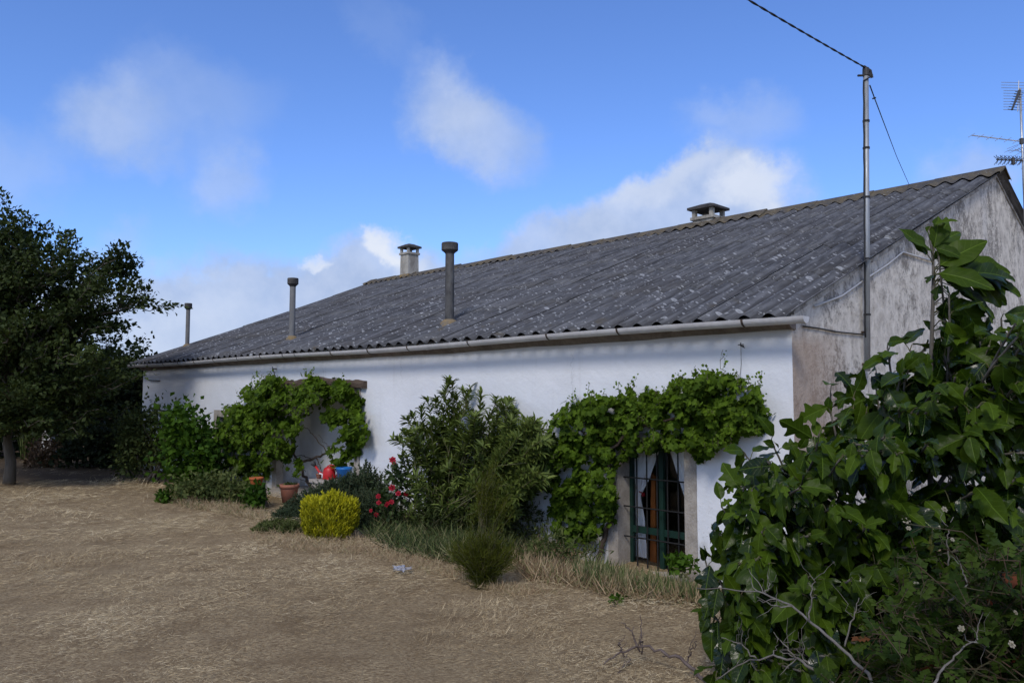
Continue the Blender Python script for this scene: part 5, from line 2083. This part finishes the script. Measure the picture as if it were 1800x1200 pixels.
# ------------------------------------------------------------------ fig tree and wild rose in the foreground
def fig_tree():
    rng = np.random.default_rng(131)
    base = np.array([2.25, 4.35, 0.0])
    root = thing('fig_tree', base, 'big-leaved fig tree filling the right foreground', 'tree')
    tips = []
    # named tips along the outline: px, py, depth
    out = [(1632, 405, 4.3), (1650, 450, 4.25), (1668, 520, 4.2), (1700, 600, 4.2), (1560, 610, 4.5), (1600, 640, 4.3), (1540, 655, 4.6), (1480, 668, 4.7), (1500, 700, 4.5), (1460, 690, 4.8),
           (1440, 770, 4.8), (1400, 790, 4.7), (1355, 775, 4.7), (1310, 800, 4.8), (1330, 830, 4.5), (1285, 850, 4.8), (1268, 890, 4.7), (1265, 940, 4.8), (1300, 930, 4.4), (1240, 985, 4.9), (1262, 1010, 4.6),
           (1250, 1080, 4.7), (1275, 1120, 4.5), (1260, 1180, 4.5), (1300, 1050, 4.2), (1640, 590, 4.6), (1720, 560, 4.7), (1760, 600, 4.4), (1790, 580, 4.6), (1820, 620, 4.3), (1780, 660, 4.0), (1700, 680, 3.9), (1640, 700, 4.0), (1580, 720, 4.0)]
    for px, py, d in out:
        tips.append((at(px, py, d), 1.0))
    for px, py, d in ((1600, 615, 4.5), (1585, 655, 4.3), (1625, 650, 4.2), (1660, 625, 4.3), (1690, 640, 4.3), (1725, 650, 4.2), (1670, 575, 4.4), (1640, 690, 4.0), (1550, 690, 4.3), (1500, 720, 4.5), (1700, 540, 4.4), (1760, 560, 4.4), (1800, 600, 4.4), (1430, 800, 4.5), (1475, 770, 4.5)):
        tips.append((at(px, py, d), 1.15))
    vol = [(1290, 870), (1340, 800), (1450, 740), (1500, 690), (1600, 650), (1700, 640), (1830, 640), (1900, 800), (1900, 1200), (1300, 1200), (1265, 1100), (1270, 980)]
    for (px, py) in np.concatenate([sample_poly(vol, 215, rng), sample_poly([(1290, 930), (1400, 900), (1470, 1000), (1460, 1150), (1300, 1160)], 26, rng), sample_poly([(1400, 800), (1560, 760), (1600, 980), (1500, 1100), (1400, 1000)], 30, rng), sample_poly([(1700, 560), (1760, 560), (1900, 520), (1900, 760), (1720, 720)], 26, rng)]):
        dmin = 3.7 + .45 * max(0, (1480 - px) / 200)
        tips.append((at(px, py, dmin + (5.0 - dmin) * rng.uniform() ** 1.6), .95))
    bb = MB()
    C = Cloud()
    pet = MB()
    stems = [base + np.array([dx, dy, 0]) for dx, dy in ((-.25, .1), (.0, -.1), (.3, .15), (.65, 0.0), (.95, .25), (-.5, .25))]
    hubs = []
    for px, py, d in ((1330, 960, 4.7), (1320, 1100, 4.6), (1400, 880, 4.7), (1480, 820, 4.7), (1500, 960, 4.5), (1580, 780, 4.5), (1600, 900, 4.4), (1680, 760, 4.4), (1700, 900, 4.4), (1770, 740, 4.5), (1800, 880, 4.4), (1430, 1060, 4.5), (1580, 1060, 4.4), (1740, 1040, 4.3)):
        h = at(px, py, d)
        s = min(stems, key=lambda q: abs(q[0] - h[0] * .8 - .35))
        P = bez(s, h, 0, .03, 9, rng, .04)
        bb.tube(P, np.linspace(.020, .012, 9), 7)
        hubs.append(h)
    hubs = np.array(hubs)
    for k, (tip, sc) in enumerate(tips):
        if tip[2] < .12:
            continue
        h = tip[2]
        if k == 0:
            s = at(1640, 1000, 4.4)
            s[2] = 0
            pth = np.array([s, at(1636, 900, 4.4), at(1634, 720, 4.35), at(1638, 600, 4.3), at(1640, 520, 4.3), at(1641, 460, 4.3), tip])
        else:
            dd = np.linalg.norm((hubs - tip) * np.array([1, .8, 1]), axis=1) + np.where(hubs[:, 2] > tip[2] + .05, .5, 0)
            s = hubs[dd.argmin()]
            mid = s * .5 + tip * .5 + np.array([rng.normal() * .04, rng.normal() * .04, -.05])
            pth = np.array([s, s * .6 + mid * .4 + rng.normal(size=3) * .01, mid, mid * .45 + tip * .55 + rng.normal(size=3) * .01, tip])
        f = np.linspace(0, len(pth) - 1, 14)
        P = np.stack([np.interp(f, np.arange(len(pth)), pth[:, i]) for i in range(3)], 1)
        bb.tube(P, np.linspace(.009 if k else .018, .005, 14), 7, caps=True)
        axis = P[-1] - P[-3]
        axis /= np.linalg.norm(axis)
        if k == 0:
            # wind-blown top shoot: leaves trail to the right
            nl = 6
        else:
            nl = rng.integers(10, 15)
        gold = rng.uniform(0, 2 * PI)
        for j in range(nl):
            g = j / max(1, nl - 1)
            seg = 1 - .62 * g * min(1, .8 / max(.3, np.linalg.norm(P[-1] - P[6])))
            o = np.stack([np.interp(seg, np.linspace(0, 1, 14), P[:, i]) for i in range(3)])
            an = gold + j * 2.4
            u = np.array([math.cos(an), math.sin(an), 0])
            wind = np.array([.55, -.05, 0])
            dirp = u * (.5 + .5 * g) + axis * (.9 - .6 * g) + wind * (.5 if k else 1.6) + UP * .15
            dirp /= np.linalg.norm(dirp)
            L = (.085 + .145 * rng.uniform() ** 1.2) * (1.0 if g > .2 else .7) * sc
            if k == 0:
                L *= .95
            pl = L * rng.uniform(.22, .42)
            q = o + dirp * pl
            pet.tube([o, o + dirp * pl * .55 + UP * .008, q], [.0032, .0026, .0022], 5, caps=False)
            D = dirp * .55 - UP * (rng.uniform(.25, .7) + g * rng.uniform(.3, 1.4)) + np.array([0, -.15, 0]) + rng.normal(size=3) * .34
            N = UP * .7 + u * .45 + np.array([-.2, -.6, .1]) + rng.normal(size=3) * .42
            kind = rng.choice([0, 0, 1, 2], p=[.25, .25, .34, .16])
            C.put(FIGS[kind], q[None], D[None], N[None], L, np.clip(rng.normal(.36, .26) + (.3 if g < .25 else 0), 0, 1))
    # trailing leaf fan of the wind-blown top
    fan = [((1646, 470), (1735, 418)), ((1646, 470), (1765, 470)), ((1650, 480), (1790, 478)), ((1650, 490), (1755, 545)), ((1648, 480), (1700, 500)), ((1655, 500), (1730, 590)),
           ((1665, 520), (1700, 570)), ((1690, 470), (1770, 530)), ((1700, 480), (1788, 500)), ((1640, 440), (1685, 395)), ((1640, 445), (1612, 415)), ((1640, 440), (1655, 385)), ((1655, 470), (1745, 500)), ((1670, 540), (1730, 620)), ((1660, 560), (1700, 615))]
    for k, (a, c) in enumerate(fan + fan):
        if k >= len(fan):
            a, c = (a[0] + rng.normal() * 6, a[1] + rng.normal() * 8), (c[0] + rng.normal() * 14, c[1] + rng.normal() * 12)
        d = 4.3 + rng.normal() * .06
        A, E = at(a[0], a[1], d), at(c[0], c[1], d + rng.normal() * .08)
        L = np.linalg.norm(E - A)
        st = at(1641, a[1] + 15, 4.3)
        pl = max(.02, L - .26)
        dirp = (E - A) / L
        q = A + dirp * pl
        pet.tube([st, A * .6 + st * .4 + UP * .01, q], [.0035, .003, .0024], 5, caps=False)
        N = UP * .55 + np.array([-.2, -.85, 0]) + rng.normal(size=3) * .22
        C.put(FIGS[[0, 0, 1][k % 3]], q[None], (dirp + rng.normal(size=3) * .06)[None], N[None], min(L, .27), np.clip(rng.normal(.6, .2), 0, 1))
    bb.build('branch', M['fig_bark'], root, True)
    pet.build('petiole', M['stem'], root)
    C.build('foliage', M['fig'], root, True)


fig_tree()


def wild_rose():
    rng = np.random.default_rng(141)
    base = np.array([2.15, 3.25, 0.0])
    root = thing('wild_rose', base, 'tangled wild rose thicket with small pale flowers before the fig tree', 'bush')
    vol = [(1470, 1200), (1480, 1120), (1540, 1060), (1570, 1000), (1580, 950), (1620, 925), (1690, 950), (1760, 945), (1860, 940), (1900, 1230), (1470, 1230)]
    C = Cloud()
    b = MB()
    G = Cloud()
    tips = [(1592, 920), (1600, 935), (1640, 940), (1700, 945), (1715, 938), (1745, 960), (1780, 965), (1570, 990), (1560, 1010), (1540, 1080), (1500, 1120)] + [tuple(q) for q in sample_poly(vol, 210, rng)]
    ends = []
    for (px, py) in tips:
        d = rng.uniform(2.75, 3.6)
        tip = at(px, py, d)
        s = base + np.array([rng.normal() * .4, rng.normal() * .18, 0])
        if tip[2] < .1:
            continue
        pth = bez(s, tip, 0, .035, 9, rng, .10)
        b.tube(pth, np.linspace(.0045, .0018, 9), 5, caps=False)
        ends.append(tip)
        for k in range(9):
            f = rng.uniform(.35, 1.0)
            o = np.array([np.interp(f, np.linspace(0, 1, 9), pth[:, i]) for i in range(3)])
            ax = unit(rng, 1)[0] + UP * .3 + np.array([0, -.25, 0])
            ax /= np.linalg.norm(ax)
            ln = rng.uniform(.05, .085)
            b.tube([o, o + ax * ln], [.0014, .0009], 4, caps=False)
            side = np.cross(ax, UP + rng.normal(size=3) * .3)
            side /= np.linalg.norm(side) + 1e-6
            nrm = np.cross(side, ax)
            tone = np.clip(rng.normal(.42, .24), 0, 1)
            for j in range(3):
                q = o + ax * ln * (.4 + .28 * j)
                for sg in (-1, 1):
                    G.put(DIA_W, q[None], (side * sg + ax * .5)[None], (nrm + rng.normal(size=3) * .2)[None], rng.uniform(.022, .036), tone)
            G.put(DIA_W, (o + ax * ln)[None], ax[None], nrm[None], .034, tone)
    G.build('foliage', M['rose_leaf'], root)
    b.build('stem', M['red_stem'], root)
    for (px, py, d, r) in ((1593, 914, 3.1, .022), (1597, 928, 3.1, .014), (1674, 948, 3.0, .012), (1690, 1104, 2.8, .017), (1778, 1132, 2.75, .020), (1785, 1076, 2.8, .013), (1660, 895, 3.4, .02), (1430, 915, 4.1, .022), (1700, 955, 3.05, .010)):
        f = MB()
        c = at(px, py, d)
        bloom(f, c, r * .7, rng, np.array([rng.normal() * .4, -.8, .6]))
        f.build('flower', M['petal_white'], root)


wild_rose()


def dead_branch(name, label, paths, mat, seed, r0=.008, twigs=4):
    rng = np.random.default_rng(seed)
    first = paths[0][0]
    root = thing(name, (first[0], first[1], 0), label, 'branch')
    b = MB()
    for i, pth in enumerate(paths):
        pth = np.array(pth)
        f = np.linspace(0, len(pth) - 1, len(pth) * 4)
        P = np.stack([np.interp(f, np.arange(len(pth)), pth[:, k]) for k in range(3)], 1)
        P[1:-1] += rng.normal(size=(len(P) - 2, 3)) * r0 * .5
        rr = r0 * (1.0 if i == 0 else .55)
        b.tube(P, np.linspace(rr, rr * .3, len(P)), 6)
        for k in range(twigs):
            j = rng.integers(2, len(P) - 1)
            e = P[j] + (P[j] - P[max(0, j - 3)]) * rng.uniform(.4, .9) + rng.normal(size=3) * .05 + UP * rng.uniform(0, .05)
            b.tube(bez(P[j], e, 0, .06, 5, rng), np.linspace(rr * .4, rr * .12, 5), 5)
    b.build('wood', M[mat], root, True)


def pp(lst):
    return [at(x, y, d) for x, y, d in lst]


dead_branch('dead_branch', 'bare grey branch reaching left out of the thicket across the fig leaves',
            [pp([(1545, 1205, 3.0), (1500, 1160, 3.2), (1440, 1105, 3.4), (1395, 1065, 3.6), (1345, 1042, 3.8), (1285, 1034, 4.0), (1225, 1033, 4.2)]),
             pp([(1395, 1065, 3.6), (1365, 1065, 3.6), (1330, 1048, 3.6)]), pp([(1345, 1042, 3.8), (1352, 1030, 3.8), (1350, 1018, 3.8)]),
             pp([(1422, 1090, 3.45), (1425, 1060, 3.45), (1432, 1020, 3.45), (1420, 1005, 3.45)]), pp([(1485, 1135, 3.3), (1500, 1080, 3.3), (1510, 1050, 3.3)])], 'twig', 151, .0075, 4)
dead_branch('dead_branch', 'lower grey branch with forked twigs at the bottom edge below the fig',
            [pp([(1480, 1215, 3.3), (1440, 1180, 3.5), (1400, 1157, 3.6), (1360, 1153, 3.7), (1315, 1160, 3.8), (1258, 1195, 3.9)]),
             pp([(1400, 1157, 3.6), (1375, 1130, 3.6), (1360, 1110, 3.6)]), pp([(1330, 1157, 3.75), (1300, 1130, 3.75), (1268, 1120, 3.75)]), pp([(1420, 1165, 3.5), (1400, 1140, 3.5)])], 'twig', 152, .008, 4)
dead_branch('dead_branch', 'pale arching twig sticking out of the wild rose at the bottom right',
            [pp([(1640, 1205, 2.7), (1655, 1175, 2.75), (1680, 1150, 2.8), (1710, 1128, 2.85), (1728, 1118, 2.9)]), pp([(1712, 1128, 2.85), (1740, 1136, 2.9)]), pp([(1718, 1124, 2.86), (1720, 1095, 2.9), (1730, 1075, 2.9)])], 'twig', 153, .005, 2)
dead_branch('dead_branch', 'thin upright bare twig standing out of the top of the wild rose', [pp([(1672, 1030, 3.15), (1668, 990, 3.15), (1664, 950, 3.15), (1668, 930, 3.15), (1676, 908, 3.15)])], 'twig', 155, .004, 1)
dead_branch('dead_branch', 'pale bent dead twig among the wild rose leaves at the right', [pp([(1668, 1055, 2.9), (1694, 1042, 2.9), (1700, 1025, 2.9), (1692, 1000, 2.9), (1686, 985, 2.9)])], 'twig', 156, .004, 2)
g1 = [on_ground(x, y, .03) for x, y in ((1262, 1215), (1240, 1196), (1205, 1172), (1165, 1160), (1128, 1150), (1095, 1154), (1062, 1166))]
g1 = [p + UP * h for p, h in zip(g1, (0, .0, .03, .05, .06, .04, 0))]
dp = [p[1] for p in g1]
dead_branch('dead_branch', 'fallen brown dead branch with upright forks lying on the straw',
            [g1, pp([(1128, 1148, dp[4]), (1126, 1125, dp[4] - .02), (1127, 1105, dp[4]), (1125, 1080, dp[4])]), pp([(1125, 1145, dp[4]), (1115, 1120, dp[4]), (1105, 1105, dp[4]), (1092, 1094, dp[4])]),
             pp([(1207, 1170, dp[2]), (1212, 1150, dp[2]), (1220, 1138, dp[2]), (1225, 1126, dp[2])]), pp([(1097, 1153, dp[5]), (1090, 1135, dp[5]), (1093, 1122, dp[5])]),
             pp([(1108, 1158, dp[5]), (1092, 1175, dp[5] - .1), (1082, 1188, dp[5] - .15)])], 'twig_brown', 154, .014, 2)


# ------------------------------------------------------------------ small objects
def pot_profile(r, h):
    return [(.001, 0), (r * .68, 0), (r * .9, h * .78), (r * .92, h * .80), (r * 1.0, h * .80), (r * 1.02, h), (r * .90, h), (r * .86, h * .86), (.001, h * .84)]


def build_pots():
    rng = np.random.default_rng(161)
    # terracotta pot in front of the recess
    g = on_ground(508, 882, .03)
    r = 17 / FPX * g[1]
    h = 31 / FPX * g[1]
    t = thing('terracotta_pot', g, 'terracotta flower pot with low green sprigs left of the rosemary', 'flower pot')
    b = MB()
    b.lathe(pot_profile(r, h), g, 28)
    b.build('pot', M['terracotta'], t, True)
    b = MB()
    b.lathe([(r * .88, h * .88), (r * .4, h * .92), (.001, h * .93)], g, 20)
    b.build('soil', M['soil'], t)
    C = Cloud()
    n = 70
    pos = g + np.stack([rng.normal(size=n) * r * .35, rng.normal(size=n) * r * .35, np.full(n, h * .92)], 1)
    C.put(DIA, pos, np.stack([rng.normal(size=n), rng.normal(size=n), np.full(n, 1.0)], 1), rng.normal(size=(n, 3)), rng.uniform(.03, .08, n), rng.uniform(0, 1, n))
    C.build('sprig', M['shrub_dark'], t)
    # ledge of stone behind the rosemary
    e = on_ground(600, 885)
    d0 = house_tv(e)
    tL, tR = 6.45, 7.62
    zt = .385
    b = MB()
    b.box8([H(tL, -.42, -.05), H(tR, -.42, -.05), H(tR, -.02, -.05), H(tL, -.02, -.05), H(tL + .01, -.42, zt - .05), H(tR - .01, -.42, zt - .05), H(tR - .01, -.02, zt - .05), H(tL + .01, -.02, zt - .05)])
    b.box8([H(tL - .03, -.45, zt - .048), H(tR + .03, -.45, zt - .048), H(tR + .03, -.01, zt - .048), H(tL - .03, -.01, zt - .048), H(tL - .03, -.44, zt), H(tR + .03, -.44, zt), H(tR + .03, -.01, zt), H(tL - .03, -.01, zt)])
    tag(b.build('stone_bench', M['stone']), 'low stone bench under the porch vine behind the rosemary', 'bench')

    def on_bench(px):
        p = on_front(px, 800, -.24)
        p[2] = zt
        return p
    # blue tub
    g = on_bench(605)
    s = g[1] / FPX
    t = thing('blue_tub', g, 'bright blue plastic tub on the stone bench beside the watering can', 'tub')
    b = MB()
    hh = 24 * s
    b.lathe([(.001, 0), (9.0 * s, 0), (13.5 * s, hh * .86), (14.2 * s, hh * .88), (14.2 * s, hh), (12.8 * s, hh), (9 * s, .02), (.001, .02)], g, 28)
    b.build('tub', M['blue'], t, True)
    b = MB()
    a = np.linspace(PI * .15, PI * .85, 9)
    P = [g + np.array([math.cos(x) * 13.5 * s * .0 + 13.5 * s * math.cos(x), -.0 - 13.0 * s * math.sin(x) * .55 - .02, hh - 15 * s * math.sin(x) * .35]) for x in a]
    b.tube(P, .004, 6)
    b.build('handle', M['white_plastic'], t, True)
    b = MB()
    b.lathe([(12.4 * s, hh * .80), (.001, hh * .82)], g, 20)
    b.build('soil', M['soil'], t)
    # red watering can
    g = on_bench(579)
    t = thing('watering_can', g, 'red plastic watering can with a long spout on the stone bench', 'watering can')
    b = MB()
    L = 11.5 * s
    P = []
    for z_, rx, ry in ((0, 1.0, .72), (.06, 1.02, .75), (.13, .96, .72), (.18, .78, .6), (.205, .5, .42), (.21, .0, .0)):
        P.append([g + np.array([math.cos(x) * L * rx, math.sin(x) * L * ry, z_ * 21 * s / .2]) for x in np.linspace(0, 2 * PI, 25)])
    b.grid(np.array(P), flip=False)
    b.build('body', M['red'], t, True)
    b = MB()
    b.tube([g + np.array([-L * .8, 0, .05]), g + np.array([-L * 1.5, 0, 12 * s]), g + np.array([-L * 2.15, 0, 23 * s])], [.028, .02, .016], 10)
    b.build('spout', M['red'], t, True)
    b = MB()
    c = g + np.array([-L * 2.15, 0, 23 * s])
    dv = np.array([-.5, 0, .6])
    b.tube([c, c + dv * .03, c + dv * .07, c + dv * .09], [.016, .03, .042, .040], 12)
    b.build('rose_head', M['antenna_dark'], t, True)
    b = MB()
    P = [g + np.array([L * .35 + math.cos(x) * L * .95, -.0, 13 * s + math.sin(x) * 12 * s]) for x in np.linspace(-.9, PI * .8, 12)]
    b.tube(P, .010, 8)
    b.build('handle', M['red'], t, True)
    b = MB()
    b.tube([g + np.array([-L * .98, -L * .3, .02]), g + np.array([-L * 1.02, -L * .2, 9 * s]), g + np.array([-L * 1.5, -.02, 10.5 * s])], .014, 8)
    b.build('brace', M['white_plastic'], t, True)
    # small pot
    g = on_bench(569) - PP * .08
    t = thing('clay_pot', g, 'small brown clay pot under the spout of the watering can', 'flower pot')
    b = MB()
    b.lathe(pot_profile(5.2 * s, 9 * s), g, 20)
    b.build('pot', M['terracotta'], t, True)
    b = MB()
    b.lathe([(4.4 * s, 7.9 * s), (.001, 8.0 * s)], g, 14)
    b.build('soil', M['soil'], t)
    # orange pot on a stump at the foot of the vine
    g = on_ground(452, 890)
    s = g[1] / FPX
    b = MB()
    P = [(.001, 0), (20 * s, 0), (17 * s, 8 * s), (15 * s, 26 * s), (16 * s, 30 * s), (.001, 30.5 * s)]
    b.lathe(P, g, 14)
    tag(b.build('tree_stump', M['bark'], None, True), 'dark weathered stump at the left foot of the porch wall', 'stump')
    g2 = g + np.array([-.02, 0, 30.5 * s])
    t = thing('orange_pot', g2, 'orange flower pot half hidden under the porch vine', 'flower pot')
    b = MB()
    b.lathe(pot_profile(12 * s, 20 * s), g2, 22)
    b.build('pot', M['orange_pot'], t, True)
    b = MB()
    b.lathe([(10.4 * s, 17.4 * s), (.001, 17.8 * s)], g2, 14)
    b.build('soil', M['soil'], t)
    # board inside the window
    b = MB()
    b.box8([H(1.765, .355, -.14), H(1.845, .355, -.14), H(1.845, .385, -.14), H(1.765, .385, -.14), H(1.770, .355, .80), H(1.815, .355, .84), H(1.815, .385, .84), H(1.770, .385, .80)])
    tag(b.build('wooden_board', M['wood']), 'orange-brown wooden board standing upright behind the window bars', 'board')
    # scrap of paper on the straw
    g = on_ground(707, 1003)
    b = MB()
    n, m = 7, 10
    P = np.zeros((n, m, 3))
    for i in range(n):
        for j in range(m):
            P[i, j] = g + np.array([(j / (m - 1) - .5) * .16 + rng.normal() * .012, (i / (n - 1) - .5) * .14 + rng.normal() * .012, .025 + rng.normal() * .012])
    b.grid(P, flip=True)
    tag(b.build('paper_scrap', M['paper']), 'crumpled pale scrap of paper lying on the straw before the oleander', 'litter')


build_pots()
